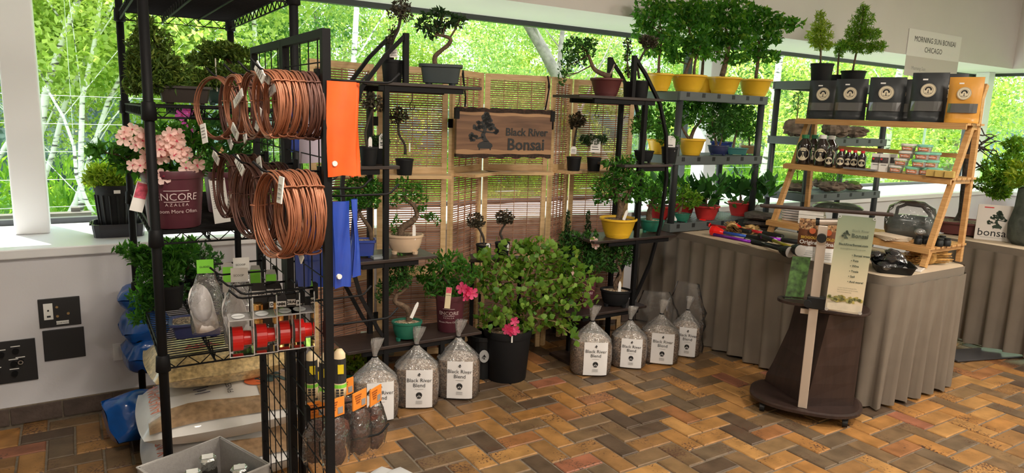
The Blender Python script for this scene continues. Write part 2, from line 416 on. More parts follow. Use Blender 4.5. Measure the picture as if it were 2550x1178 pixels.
struct('trim_6', MB().bbox((9.3, -.2, .835), (9.45, -.05, 2.2)), mat('column_white', (.8, .8, .82), .4), bevel=.008)
glass = film('window_glass', (.97, 1, .985), .03, .0, 0, fr=1.15)
framed = mat('window_frame', (.05, .055, .06), .4)
def window(n, p0, p1, axis):
    mb = MB(); g = MB()
    if axis == 'x':
        for z0, z1 in ((.835, .865), (2.165, 2.2)): mb.bbox((p0, 4.5, z0), (p1, 4.55, z1))
        for x in (p0+.015, p1-.015): mb.bbox((x-.015, 4.5, .865), (x+.015, 4.55, 2.165))
        g.add([(p0, 4.525, .85), (p1, 4.525, .85), (p1, 4.525, 2.18), (p0, 4.525, 2.18)], [(0, 1, 2, 3)])
    else:
        for z0, z1 in ((.835, .865), (2.165, 2.2)): mb.bbox((9.68, p0, z0), (9.73, p1, z1))
        for y in (p0+.015, p1-.015): mb.bbox((9.68, y-.015, .865), (9.73, y+.015, 2.165))
        g.add([(9.705, p0, .85), (9.705, p1, .85), (9.705, p1, 2.18), (9.705, p0, 2.18)], [(0, 1, 2, 3)])
    w = struct('window_%d' % n, mb, framed); obj('pane', g, glass, w)
window(1, -2.2, -.2, 'x'); window(2, -.2, 4.66, 'x'); window(3, 4.66, 9.7, 'x'); window(4, -.1, 4.5, 'y'); window(5, -4.2, -.1, 'y')
for x, y, w in ((.5, .6, 'over the wire rack'), (3.2, .2, 'over the middle of the floor'), (6, .3, 'over the far skirted table'), (.8, -2.6, 'behind the viewer'), (3.6, -2.6, 'above the back of the room'), (6.8, -2.6, 'in the far corner of the room')):
    lamp(x, y, 'square flush ceiling lamp '+w)

# wall plates
def plate(n, label, x0, y0, x1, y1, m, parts):
    a = PY(x0, y0, 3.8); b = PY(x1, y1, 3.8); t = thing(n, label, 'wall plate', ((a.x+b.x)/2, 3.8, (a.z+b.z)/2))
    w, h = abs(b.x-a.x), abs(a.z-b.z)
    obj('plate', MB().bbox((-w/2, -.008, -h/2), (w/2, 0, h/2)), m, t, bevel=.002)
    parts(t, w, h); return t
blk = mat('plate_black', (.018, .018, .02), .5)
def avp(t, w, h):
    obj('socket_panel', MB().bbox((-w*.38, -.011, -h*.22), (-w*.16, -.008, h*.34)), PAPER, t)
    for x, z in ((-.06, .2), (-.06, -.12), (.2, -.06)): obj('jack', MB().tube([(x*w, -.009, z*h), (x*w, -.016, z*h)], .006, 10), mat('brass', (.5, .38, .2), .35, 1), t)
    obj('label_strip', MB().bbox((-w*.1, -.0095, -h*.42), (w*.2, -.008, -h*.3)), PAPER, t); text('HOUSE AUDIO', .009, t, (w*.05, -.0105, -h*.39))
    obj('hdmi_port', MB().bbox((-w*.31, -.0125, -h*.14), (-w*.22, -.011, -h*.08)), INK, t); obj('button', MB().tube([(-w*.27, -.011, h*.1), (-w*.27, -.014, h*.1)], .004, 10), INK, t)
plate('audio_plate', 'black audio plate with white port panel and brass jacks', 93, 746, 203, 806, blk, avp)
plate('blank_plate', 'plain black blanking plate under the audio plate', 105, 824, 214, 886, blk, lambda t, w, h: [obj('screw', MB().tube([(x*w*.46, -.008, z*h*.4), (x*w*.46, -.0095, z*h*.4)], .003, 8), INK, t) for x in (-1, 1) for z in (-1, 1)])
def big(t, w, h):
    for x, z in ((-.1, .2), (.15, .25), (.1, -.05), (.22, -.02), (.1, -.28), (-.2, -.2)):
        obj('jack', MB().tube([(x*w, -.008, z*h), (x*w, -.02, z*h)], .013, 12), BLACK, t)
        obj('print', MB().bbox((x*w-.018, -.009, z*h+.02), (x*w+.018, -.008, z*h+.024)), PAPER, t)
    obj('connector', MB().ring(.22*w, -.02*h, .006, .011, -.0205), mat('chrome', (.7, .7, .72), .2, 1), t)
plate('connector_panel', 'large black connector panel cut by the left edge of the picture', -60, 858, 96, 943, blk, big)
def out(t, w, h):
    obj('switch', MB().bbox((-w*.42, -.013, -h*.28), (-w*.3, -.008, h*.28)), WHITE, t)
    for z in (-.16, .16): obj('jack', MB().bbox((-w*.12, -.011, z*h-.006), (-w*.02, -.008, z*h+.006)), mat('gold_jack', (.5, .42, .3), .4, .6), t)
    for z in (-.16, .16): obj('data_port', MB().bbox((w*.12, -.011, z*h-.009), (w*.28, -.008, z*h+.009)), INK, t)
plate('outlet_plate', 'white data outlet plate beside the blue bags', 280, 856, 352, 889, WHITE, out)

# ================================================================== OUTSIDE
grass = mat('meadow', (.12, .27, .05), .9, var=.5, scale=3, bump=.4)
struct('ground_outside', MB().bbox((-30, 4.7, -.5), (60, 60, -.35)).bbox((9.9, -20, -.5), (60, 4.7, -.35)), grass)
def hill():
    mb = MB(); n = 40; vs = []
    for j in range(5):
        for i in range(n):
            x = -26+i*2; z = -.4+j*.75+(.5*math.sin(i*.7)+.4*math.sin(i*1.9))*(j/4.)
            vs.append((x, 16.5+j*1.2+math.sin(i*1.3)*.6, z))
    return mb.add(vs, [(j*n+i, j*n+i+1, (j+1)*n+i+1, (j+1)*n+i) for j in range(4) for i in range(n-1)])
struct('hillside', hill(), mat('hill_shade', (.035, .075, .07), .95, var=.6, scale=1.2, bump=.8, bscale=6))
fern = leafmat('fern_leaf', (.16, .36, .05), (.35, .55, .1), .5)
fm = []
for i in range(460):
    y = 5.4+9.5*random.random()**1.3; x = -4+random.random()*(10+y*1.5)
    hh = .25+.55*random.random()+max(0, y-9)*.07
    fm.append((x, y, -.35+hh*.5, .4, .4, hh*.6, 75))
fo = link('fern_bank', leafcloud(fm, .22, .22, .7, .8), fern); fo['kind'] = 'stuff'; tag(fo, 'bright green ferns and undergrowth carpeting the ground beyond the glass', 'ferns')
def birchmat():
    m, t, b = nt('birch_bark'); tc = N(t, 'ShaderNodeTexCoord'); mp = N(t, 'ShaderNodeMapping'); mp.inputs['Scale'].default_value = (3, 3, 14)
    t.links.new(tc.outputs['Object'], mp.inputs[0]); n = N(t, 'ShaderNodeTexNoise'); n.inputs['Scale'].default_value = 1.6; n.inputs['Detail'].default_value = 5
    t.links.new(mp.outputs[0], n.inputs['Vector']); r = ramp(t, [(.36, (.1, .09, .08)), (.46, (.8, .77, .72))], n.outputs[0])
    t.links.new(r.outputs[0], b.inputs['Base Color']); b.inputs['Roughness'].default_value = .8; return m
birchm = birchmat(); greyb = mat('grey_bark', (.3, .26, .22), .9, var=.4, scale=8, bump=.5)
lf_b = [leafmat('birch_leaf', (.26, .4, .07), (.52, .6, .2), .6), leafmat('maple_leaf_out', (.17, .33, .08), (.42, .55, .2), .55), leafmat('deep_leaf_out', (.06, .17, .05), (.16, .33, .07), .4)]
def crown(seed, n, r, size):
    random.seed(seed); B = []
    for i in range(26):
        a = random.random()*2*PI; q = random.random()**.6; z = random.uniform(-1, 1)
        B.append((r*q*math.cos(a), r*q*math.sin(a), z*r*.95, r*.27, r*.27, r*.19, n/26))
    return leafcloud(B, size, .62, .35, .0)
crowns = [crown(1, 9000, 2.0, .085), crown(2, 9000, 2.0, .08), crown(3, 10000, 2.1, .075)]
cr_m = []
for me in crowns:
    L = []
    for m in lf_b:
        c = me.copy(); c.materials.append(m); L.append(c)
    cr_m.append(L)
def tree(label, p0, p1, r, top, kind, bm, cr=None, group=None, name='birch_tree'):
    """trunk from p0 leaning through p1, crown pieces given as (x,y,z,scale)"""
    t = thing(name, label, 'tree', p0, group=group); d = (p1-p0); L = []
    for i in range(7):
        f = i/6*top; q = d*f; L.append((q.x+.05*math.sin(i*1.7+p0.x), q.y, q.z))
    tr = obj('trunk', MB().tube(L, [r*(1-.09*i) for i in range(7)], 9), bm, t, smooth=True)
    e = Vector(L[-1])
    br = MB()
    for i in range(4):
        s = Vector(L[2+i]); a = random.random()*6.28
        br.tube([s, s+Vector((math.cos(a)*.6, math.sin(a)*.6, .7)), s+Vector((math.cos(a)*1.3, math.sin(a)*1.3, 1.5))], [r*.22, r*.14, r*.05], 5)
    obj('branch', br, bm, t)
    for (x, y, z, s) in (cr or [(e.x, e.y, e.z+.4, 1)]):
        o = link('foliage', cr_m[random.randrange(3)][kind], None, t, loc=(x, y, z), rot=(0, 0, random.random()*6), scale=s); o['kind'] = 'stuff'
    return t
random.seed(21)
def ptree(label, b, t_, wpx, Y, top, kind, cr, bm=None, group=None, name='birch_tree'):
    p0 = PY(*b, Y); p1 = PY(*t_, Y); k = (-.4-p0.z)/(p1.z-p0.z) if p0.z > -.4 else 0
    p0 = p0+(p1-p0)*k; r = wpx*mpp(p0)/2
    tree(label, p0, p1, r, top, kind, bm or birchm, cr, group, name)
ptree('white birch with the thickest trunk, leftmost in the clump by the white column', (76, 402), (135, 193), 25, 10, 1.9, 0, [(0.6, 1, 4.6, 1.1), (-1.4, .5, 3.4, .8)])
ptree('slim white birch second in the clump, leaning right', (117, 407), (196, 198), 15, 10.4, 1.7, 0, [(1.6, .8, 4.2, 1)])
ptree('short slanting white birch stem leaning left in the clump', (190, 407), (150, 290), 12, 9.6, 1.2, 0, [(-.2, 1.2, 3.3, .6)])
ptree('straight white birch stem in the middle of the left window', (201, 407), (219, 224), 16, 9.8, 1.9, 0, [(.4, .5, 4.4, 1), (.6, 2.2, 3.2, .8)])
ptree('white birch leaning right behind the pale pink azalea', (219, 402), (288, 234), 15, 10.2, 1.9, 0, [(1.3, 0.4, 4.2, 1.05), (.6, 2, 3, .8)])
ptree('pale slanting birch stem beside the white column', (40, 300), (97, 193), 14, 11, 2.2, 0, [(1.0, 1, 4.4, .9)])
ptree('pale thin trunk rising above the grid panel', (858, 260), (892, 0), 20, 9.5, 1.5, 1, [(.4, 1.5, 3.3, .7), (0, 2.6, 2.3, .8)])
ptree('big pale trunk leaning left above the bamboo screen', (1385, 190), (1300, 40), 34, 9, 1.7, 1, [(-1.6, 1.6, 3.6, .8)], greyb, None, 'forest_tree')
ptree('thin grey trunk left of the red bonsai bowl', (1395, 200), (1403, 70), 16, 9.4, 1.8, 1, [(.2, 2.4, 3.3, .8)], greyb, None, 'forest_tree')
ptree('pale trunk between the two grey plastic racks', (1900, 440), (1948, 130), 24, 8.5, 1.5, 0, [(.5, 1.8, 3.2, .8)])
ptree('leaning grey trunk behind the small tubs on the ladder shelf', (2340, 450), (2400, 320), 26, 8.5, 1.9, 1, [(1.5, 1.6, 3.4, .8)], greyb, None, 'forest_tree')
ptree('slender trunk seen above the top rail of the wire rack', (640, 300), (628, 40), 16, 10.5, 1.5, 0, [(.3, 1, 3.6, .9)])
random.seed(5)
k = 0
for row, (Y0, n, x0, x1) in enumerate(((13.5, 15, -6, 26), (17, 15, -8, 34))):
    for i in range(n):
        x = x0+(x1-x0)*(i+random.uniform(-.3, .3))/(n-1); y = Y0+random.uniform(-1.3, 1.3); kd = (0, 1, 0, 1, 2)[k % 5]; k += 1
        tree('leafy green woodland tree in the background beyond the birches', Vector((x, y, -.4)), Vector((x+random.uniform(-.4, .4), y, 3)), .09, 1.4, kd, greyb if i % 2 else birchm,
             [(0, 0, 4.4, 1.1), (random.uniform(-.8, .8), .3, (4.6 if x < 3 else 2.2+row*.3), .9)] if not (row and i % 2 and x > 0) else [(0, 0, 2.0, .9)], 'woodland trees behind the birches', 'forest_tree')
for i in range(9):
    x, y = 13.5+3*(i % 3)+random.uniform(-1, 1), -3+1.6*i+random.uniform(-1, 1)
    tree('leafy green tree outside the right-hand window', Vector((x, y, -.4)), Vector((x+.2, y, 3)), .09, 1.4, (0, 1)[i % 2], birchm, [(0, 0, 3.8, 1.15), (.3, .3, 1.6, 1)], 'trees outside the right window', 'forest_tree')
# cable fence and bench outside
cf = thing('cable_fence', 'low wire cable fence running past the windows outside', 'fence', (0, 6.3, -.35))
cb = mat('cable_steel', (.6, .63, .65), .35, .6)
for i in range(7):
    obj('cable', MB().tube([(-6, 0, .62+i*.21), (22, 0, .62+i*.21)], .0022, 5), cb, cf)
for i in range(4): obj('post', MB().bbox((-5+i*8.6-.012, -.0, 0), (-5+i*8.6+.012, .03, 1.95)), cb, cf)
bn = PY(60, 470, 6.0); bt = thing('garden_bench', 'dark wooden bench outside behind the white column', 'bench', (bn.x, bn.y, -.35))
bw = woodmat('bench_wood', (.06, .05, .045), (.14, .12, .1))
for z, y in ((1.0, .12), (.72, .1), (.45, -.1), (.45, -.3)): obj('slat', MB().box((-.15, y, z), (1.1, .1, .04)), bw, bt)
for x in (-.6, .3): obj('leg', MB().bbox((x-.03, -.36, 0), (x+.03, -.3, .43)).bbox((x-.03, .14, 0), (x+.03, .2, 1.05)).bbox((x-.03, -.3, .36), (x+.03, .14, .42)), bw, bt)

# ================================================================== PLANTS
def potmesh(kind, w, h, col, name='pot'):
    mb = MB(); r = w/2
    m = mat('pot_%s' % col, POTC[col], .45 if col not in ('black',) else .6, spec=.5 if col != 'black' else .22, var=.06, scale=12, coat=.25 if col in ('yellow', 'blue', 'green', 'navy', 'teal') else 0)
    if kind == 'nursery':
        mb.lathe([(0, 0), (r*.78, 0), (r*.8, .004), (r*.94, h*.86), (r*.97, h*.865), (r*1.0, h*.99), (r*.99, h), (r*.94, h), (r*.9, h*.8), (0, h*.8)], 28)
    elif kind == 'bowl':
        P = [(0, 0), (r*.62, 0), (r*.63, h*.06), (r*.66, h*.07), (r*.67, h*.12), (r*.68, h*.13), (r*.685, h*.17), (r*.70, h*.18), (r*.705, h*.22), (r*.76, h*.32), (r*.9, h*.82), (r*.97, h*.88), (r, h*.9), (r, h*.98), (r*.97, h), (r*.92, h*.98), (r*.88, h*.8), (0, h*.8)]
        mb.lathe(P, 36)
    elif kind == 'oval':
        P = [(0, h*.1), (r*.66, h*.1), (r*.8, h*.3), (r*.9, h*.6), (r*.94, h*.86), (r, h*.88), (r, h*.99), (r*.92, h), (r*.88, h*.84), (0, h*.84)]
        mb.lathe(P, 32, sy=.74)
    else:
        P = [(0, h*.1), (r*.8, h*.1), (r*.9, h*.84), (r, h*.86), (r, h*.99), (r*.9, h), (r*.86, h*.84), (0, h*.84)]
        mb.lathe(P, 40, sy=.7, p=9)
    return mb, m
POTC = dict(black=(.01, .0105, .012), yellow=(.78, .47, .025), burg=(.085, .018, .03), blue=(.02, .05, .3), green=(.012, .14, .09), cream=(.62, .46, .32), brown=(.024, .017, .014), navy=(.02, .028, .1),
            teal=(.03, .16, .15), red=(.5, .03, .03), oxblood=(.11, .03, .03), slate=(.035, .05, .055), tan=(.45, .29, .14), dgreen=(.02, .05, .04), stone=(.2, .18, .16))
DENS = 17
def plant(name, label, base, pot=None, trunk=(), blobs=(), leaf=None, size=.02, aspect=.5, dens=1, soil=None, bark=None, tags=(), group=None, cat='potted plant', up=.35, twigs=True, shell=.55, fdepth=.85, bare=False, droop=0):
    size *= 1.15; F = Fr(base); t = thing(name, label, cat, base, F.a, group); bark = bark or BARK
    if pot:
        kind, wp, hp, col = pot; w, h = wp*F.m, hp*F.m
        mb, m = potmesh(kind, w, h, col); po = obj('pot', mb, m, t, smooth=False)
        po.data.shade_smooth(); e = po.modifiers.new('edge', 'EDGE_SPLIT'); e.split_angle = .7
        if kind in ('oval', 'rect'):
            for sx in (-1, 1):
                for sy in (-1, 1): obj('foot', MB().lathe([(0, 0), (w*.07, 0), (w*.085, h*.16), (0, h*.16)], 8, (sx*w*.27, sy*w*.18, 0)), m, t)
        sy = .74 if kind == 'oval' else .7 if kind == 'rect' else 1
        obj('soil', MB().lathe([(0, h*.97), (w*.2, h*.95), (w*.44, h*.88)], 20, sy=sy, p=9 if kind == 'rect' else 2), soil or SOIL, t, smooth=True)
    ends = []
    for path in trunk:
        P = [F(q[0], q[1], q[3]*F.m if len(q) > 3 else 0) for q in path]; R = [q[2]*F.m for q in path]
        # smooth the path
        Q, S = [], []
        for i in range(len(P)-1):
            a, b, c, d = P[max(i-1, 0)], P[i], P[i+1], P[min(i+2, len(P)-1)]
            for k in range(4):
                u = k/4; Q.append(.5*((2*b)+(c-a)*u+(2*a-5*b+4*c-d)*u*u+(3*b-a-3*c+d)*u**3)); S.append(R[i]+(R[i+1]-R[i])*u)
        Q.append(P[-1]); S.append(R[-1]); obj('trunk', MB().tube(Q, S, 8), bark, t, smooth=True); ends += Q
    B = []; tw = MB()
    for b in blobs:
        c = F(b[0], b[1], (b[4]*F.m if len(b) > 4 else random.uniform(-.25, .25)*b[2]*F.m)); rx, rz = b[2]*F.m, b[3]*F.m
        n = dens*DENS*(rx*rz+.5*rx*rx)/(size*size*aspect)
        B.append((c.x, c.y, c.z, rx, rx*fdepth, rz, max(12, n)))
        if ends and twigs:
            e = min(ends, key=lambda q: (q-c).length); mid = (e+c)/2+Vector((random.uniform(-.2, .2)*rx, random.uniform(-.3, .3)*rx, -.15*rz))
            tw.tube([e, mid, c, c+Vector((random.uniform(-.5, .5)*rx, random.uniform(-.5, .5)*rx, rz*.6))], [1.6*F.m+.001, 1.1*F.m+.0008, .0012, .0006], 5)
            for q in range(3):
                g = c+Vector((random.uniform(-.8, .8)*rx, random.uniform(-.6, .6)*rx, random.uniform(-.4, .8)*rz)); tw.tube([mid, (mid+g)/2+Vector((0, 0, .1*rz)), g], [.0014, .001, .0005], 4)
    if tw.v: obj('branches', tw, bark, t)['kind'] = 'stuff'
    if B:
        me = leafcloud(B, size, aspect, shell, up, droop=droop); o = link('foliage', me, leaf, t); o['kind'] = 'stuff'
    for q in tags:
        x, y, wp, hp, txt = q[:5]; c = F(x, y, (-.9*pot[1]/2*F.m if pot and len(q) < 6 else (q[5]*F.m if len(q) > 5 else 0)))
        lean = q[6] if len(q) > 6 else 0
        k = obj('plant_tag', MB().poly([(-wp*F.m/2, 0), (wp*F.m/2, 0), (wp*F.m/2, hp*F.m*.8), (wp*F.m*.25, hp*F.m), (-wp*F.m*.25, hp*F.m), (-wp*F.m/2, hp*F.m*.8)], -.0008, .0008), PAPER, t, loc=c, rot=(-.1, lean, 0))
        if txt:
            pr = MB()
            for i in range(txt): pr.bbox((-wp*F.m*.36, -.0016, hp*F.m*(.2+.17*i)), (wp*F.m*(.36-.1*(i % 2)), -.0009, hp*F.m*(.25+.17*i)))
            obj('print', pr, INK, k)
    return t, F
LJ = leafmat('juniper', (.045, .1, .02), (.14, .22, .04), .35, c2=(.24, .3, .06))
LD = leafmat('dark_evergreen', (.012, .04, .014), (.04, .085, .03), .22)
LG = leafmat('glossy_green', (.02, .08, .02), (.07, .2, .04), .4)
LM = leafmat('mid_green', (.025, .11, .02), (.09, .27, .04), .5)
LB = leafmat('bright_green', (.06, .2, .02), (.22, .42, .05), .5, c2=(.34, .44, .07))
LY = leafmat('lime_green', (.14, .3, .03), (.4, .52, .07), .5)
LBR = leafmat('bronze_leaf', (.025, .022, .014), (.09, .075, .05), .2, c2=(.3, .28, .22))
PINK = leafmat('pale_pink_petal', (.8, .5, .45), (.88, .66, .6), .35); PINKC = mat('pink_throat', (.65, .06, .13), .6)
HOT = leafmat('hot_pink_petal', (.75, .05, .16), (.85, .12, .28), .35); MAG = leafmat('magenta_petal', (.55, .06, .35), (.7, .15, .5), .35)
def flower_mesh(r, petals=5):
    mb = MB()
    for k in range(petals):
        a = 2*PI*k/petals; c, s = math.cos(a), math.sin(a)
        pts = [(0, 0, 0), (.35, .28, .18), (.8, .36, .3), (1.0, .0, .28), (.8, -.36, .3), (.35, -.28, .18), (.6, 0, .12)]
        vs = [(r*(x*c-y*s), -r*z*.9+(.0), r*(x*s+y*c)) for x, y, z in pts]
        mb.add(vs, [(0, 5, 6), (5, 4, 6), (4, 3, 6), (3, 2, 6), (2, 1, 6), (1, 0, 6)])
    return mb
FL = {}
def flower(parent, loc, r, m, rot, throat=True):
    k = m.name
    if k not in FL:
        me = flower_mesh(1).mesh('petals'); me.materials.append(m); th = MB().disc(0, 0, .12, y0=-.14, y1=-.12, n=8)
        for a in range(5): th.tube([(0, -.1, 0), (.1*math.cos(a*1.26), -.6, .1*math.sin(a*1.26)-.1)], .02, 4)
        tm = th.mesh('stamens'); tm.materials.append(PINKC); FL[k] = (me, tm)
    f = link('flower', FL[k][0], None, parent, loc=loc, rot=rot, scale=r)
    if throat: link('stamens', FL[k][1], None, f)
    return f
def potprint(t, w, h, ang=0):
    """white maker's print on the burgundy pots"""
    pm = mat('pot_print', (.62, .5, .5), .6); r = w/2*.905
    text_round('ENCORE', w*.17, t, r, h*.5, ang, pm, taper=.16); text_round('A Z A L E A', w*.07, t, r, h*.4, ang, pm, taper=.16)
    text_round('Bloom More Often.', w*.085, t, r, h*.28, ang, pm, taper=.16)
    for z in (.47, .66):
        b = MB().add([((r+.002)*math.sin(g), -(r+.002)*math.cos(g), h*z+dz) for dz in (0, .002) for g in [ang-.42+.105*i for i in range(9)]], [(i, i+1, i+10, i+9) for i in range(8)])
        obj('print_line', b, pm, t)

# ================================================================== WIRE RACK (left)
RX0, RX1, RY0, RY1 = .21, .67, 2.5, 3.62
rack = thing('wire_shelving_unit', 'tall black wire shelving unit holding junipers and pink azalea', 'shelving', (RX0, RY0, 0))
W_, D_ = RX1-RX0, RY1-RY0; SZ = (.66, 1.09, 1.5, 1.9)
for x in (0, W_):
    for y in (0, D_):
        p = obj('post', MB().tube([(x, y, .02), (x, y, 1.95)], .0155, 14), BLACK, rack, smooth=True)
        for z in SZ: obj('collar', MB().lathe([(.016, z-.045), (.024, z-.04), (.021, z+.012), (.016, z+.016)], 14, (x, y, 0)), BLACK, p, smooth=True)
        obj('foot', MB().lathe([(0, 0), (.018, 0), (.02, .012), (.008, .02), (.008, .03)], 12, (x, y, 0)), BLACK, p)
for z in SZ:
    fr = MB()
    for zz in (z, z-.034):
        fr.tube([(0, 0, zz), (W_, 0, zz), (W_, D_, zz), (0, D_, zz), (0, 0, zz)], .0035, 6)
    s = obj('shelf_frame', fr, BLACK, rack)
    tr = MB()
    for (a, b, n) in (((0, 0), (W_, 0), 12), ((0, D_), (W_, D_), 12), ((0, 0), (0, D_), 30), ((W_, 0), (W_, D_), 30), ((W_*.36, 0), (W_*.36, D_), 30)):
        tr.tube([(a[0]+(b[0]-a[0])*i/n, a[1]+(b[1]-a[1])*i/n, z-.034*(i % 2)) for i in range(n+1)], .0024, 5)
    tr.tube([(W_*.36, 0, z-.034), (W_*.36, D_, z-.034)], .004, 5).tube([(W_*.7, 0, z-.006), (W_*.7, D_, z-.006)], .004, 5)
    obj('truss', tr, BLACK, s)
    dk = MB()
    for i in range(44): dk.tube([(0, D_*(i+.5)/44, z+.002), (W_, D_*(i+.5)/44, z+.002)], .0022, 4)
    obj('wire_deck', dk, BLACK, s)

random.seed(11)
plant('potted_juniper', 'dense upright juniper in a long brown tray pot on the upper wire shelf', (.362, 2.86, 1.508), ('rect', 128, 45, 'brown'),
      [[(430, 225, 7), (420, 180, 6), (395, 120, 5), (372, 70, 3)]],
      [(362, 68, 22, 28), (385, 105, 38, 36), (345, 120, 22, 40), (342, 180, 25, 34), (390, 165, 48, 40), (430, 185, 45, 38), (445, 215, 36, 22), (385, 205, 60, 26), (334, 212, 22, 24), (365, 150, 42, 40), (410, 210, 60, 20), (330, 150, 16, 26)], LJ, .024, .3, 1.5, bark=BARKD)
t, F = plant('potted_juniper', 'flat layered juniper with reddish stem in a dark green pot on the upper wire shelf', (.55, 3.2, 1.508), ('oval', 84, 42, 'dgreen'),
      [[(572, 228, 6), (590, 200, 7), (575, 165, 6), (560, 140, 4)]], [(505, 148, 42, 17), (550, 125, 52, 20), (595, 138, 34, 22), (520, 195, 44, 24), (565, 180, 48, 20), (610, 185, 30, 24), (490, 215, 34, 22), (545, 205, 60, 20), (480, 190, 26, 18)], LJ, .024, .3, 1.5, bark=mat('red_bark', (.2, .07, .05), .8, var=.3, scale=40))
obj('label_stake', MB().tube([F(541, 228, -.05), F(536, 145, -.05)], .003, 6), mat('stake', (.62, .58, .5), .6), t)
# pale pink azalea in a burgundy pot
t, F = plant('potted_azalea', 'pale pink flowering azalea in a burgundy nursery pot on the middle wire shelf', (.282, 2.625, 1.096), ('nursery', 148, 140, 'burg'),
      [[(435, 450, 5), (425, 400, 4), (400, 360, 3)], [(440, 450, 4), (480, 390, 3)], [(430, 450, 4), (350, 410, 3), (290, 385, 2)]],
      [(275, 378, 48, 20), (315, 395, 45, 30), (245, 372, 24, 12), (330, 362, 40, 26), (400, 330, 50, 28), (440, 350, 55, 38), (490, 335, 42, 34), (510, 385, 36, 40), (455, 425, 60, 20), (385, 425, 50, 20), (350, 410, 40, 24)], LM, .042, .36, .75)
potprint(t, 148*F.m, 140*F.m, .1)
for x, y in ((312, 330), (330, 322), (345, 338), (362, 332), (355, 350), (308, 345), (395, 372), (372, 360), (365, 385), (415, 350), (425, 368), (440, 350), (452, 372), (448, 392), (432, 388), (462, 382), (410, 375), (402, 390), (362, 405), (350, 412), (462, 418), (490, 410), (445, 335), (420, 335), (340, 362), (385, 350), (330, 412), (405, 440)):
    flower(t, F(x, y, -.075-random.random()*.03), 18*F.m*random.uniform(.85, 1.15), PINK, (random.uniform(-.5, .5), random.uniform(0, 6), random.uniform(-.7, .7)))
k = obj('care_tag', MB().box((0, 0, 0), (.04, .002, .1), 0), PAPER, t, loc=F(348, 490, -.06), rot=(0, .3, .3)); obj('tag_photo', MB().box((0, -.0015, .02), (.036, .001, .05)), mat('tag_pink', (.6, .1, .16), .5, var=.5, scale=70), k)
# second azalea behind it
t, F = plant('potted_azalea', 'magenta budding azalea in a burgundy pot behind the copper coils', (.5, 2.92, 1.096), ('nursery', 100, 100, 'burg'),
      [[(600, 470, 4), (560, 400, 3), (500, 330, 2)]], [(500, 310, 60, 35), (560, 330, 60, 45), (620, 350, 55, 50), (575, 400, 65, 45), (640, 420, 45, 40), (525, 395, 30, 30)], LG, .034, .36, .6)
for x, y in ((452, 285), (470, 280), (460, 318), (472, 330), (455, 335)): flower(t, F(x, y, -.1), 15*F.m, MAG, (random.uniform(-.5, .5), random.uniform(0, 6), random.uniform(-.6, .6)))
for x, y in ((500, 335), (525, 340), (540, 385), (548, 372), (610, 325)): flower(t, F(x, y, -.13), 10*F.m, mat('bud_peach', (.7, .42, .22), .6), (0, random.uniform(0, 6), random.uniform(-.6, .6)), False)
k = obj('care_sheet', MB().box((0, 0, 0), (.055, .002, .16)), PAPER, t, loc=F(547, 500, -.3), rot=(0, -.1, .25)); pr = MB()
for i in range(11): pr.bbox((-.022, -.0022, .055-i*.008), (.02-.006*(i % 3), -.0012, .057-i*.008))
obj('print', pr, mat('grey_ink', (.3, .3, .3), .7), k)
# shelf below
plant('potted_juniper', 'bushy green juniper spilling over the left side of the low wire shelf', (.3, 3.12, .668), ('nursery', 70, 60, 'black'),
      [[(410, 745, 6), (400, 700, 5), (390, 650, 4)]], [(322, 622, 30, 18), (355, 640, 30, 26), (372, 690, 32, 36), (358, 740, 32, 30), (345, 790, 26, 18), (385, 640, 44, 32), (400, 690, 40, 40), (385, 745, 36, 34), (410, 660, 50, 40), (440, 620, 60, 26)], LM, .028, .32, 1.0)
plant('potted_shrub', 'dark small-leaved shrub in a black pot on the low wire shelf', (.44, 3.2, .668), ('nursery', 80, 60, 'black'),
      [[(470, 740, 6), (465, 700, 5), (470, 650, 3)]], [(440, 640, 55, 36), (500, 650, 50, 40), (450, 700, 50, 40), (500, 705, 36, 34)], LG, .022, .5, .8)
plant('bonsai_tray', 'shallow dark blue tray of soil on the low wire shelf', PZ(500, 845, .668)+Vector((0, .06, 0)), ('rect', 128, 42, 'navy'), soil=SOIL, cat='tray')

# sill pot
tr_ = PZ(300, 590, .836); tr_.y += .09
st = thing('nursery_tray', 'black ribbed plastic tray on the white window sill', 'tray', tr_, face(tr_)); m = mpp(tr_)
obj('tray_body', MB().lathe([(0, 0), (54*m, 0), (57*m, 20*m), (58*m, 32*m), (54*m, 32*m), (52*m, 12*m), (0, 12*m)], 40, sy=.9, p=7), mat('tray_black', (.03, .03, .04), .3), st)
for sx in (-1, 1): obj('handle_lip', MB().box((sx*59*m, 0, 30*m), (6*m, 50*m, 4*m)), BLKPL, st)
t, F = plant('potted_juniper', 'lime green juniper in a ribbed black nursery pot on the window sill', (tr_.x+.002, tr_.y, .836+13*m), ('nursery', 102, 112, 'black'),
      [[(300, 470, 5), (295, 430, 4)]], [(285, 430, 48, 24), (250, 425, 36, 20), (232, 445, 24, 14), (300, 450, 40, 24), (325, 478, 18, 28), (270, 452, 46, 18), (310, 420, 32, 16)], LY, .024, .3, 1.1)
rb = MB()
for i in range(9):
    g = -1.4+i*.35; r0, r1 = 102*F.m/2*.81, 102*F.m/2*.95; rb.tube([(r0*math.sin(g), -r0*math.cos(g), .01), (r1*math.sin(g), -r1*math.cos(g), 88*F.m)], .004, 6)
obj('rib', rb, BLKPL, t); obj('price_tag', MB().box((0, -50*F.m, 98*F.m), (14*F.m, .002, 8*F.m)), PAPER, t)

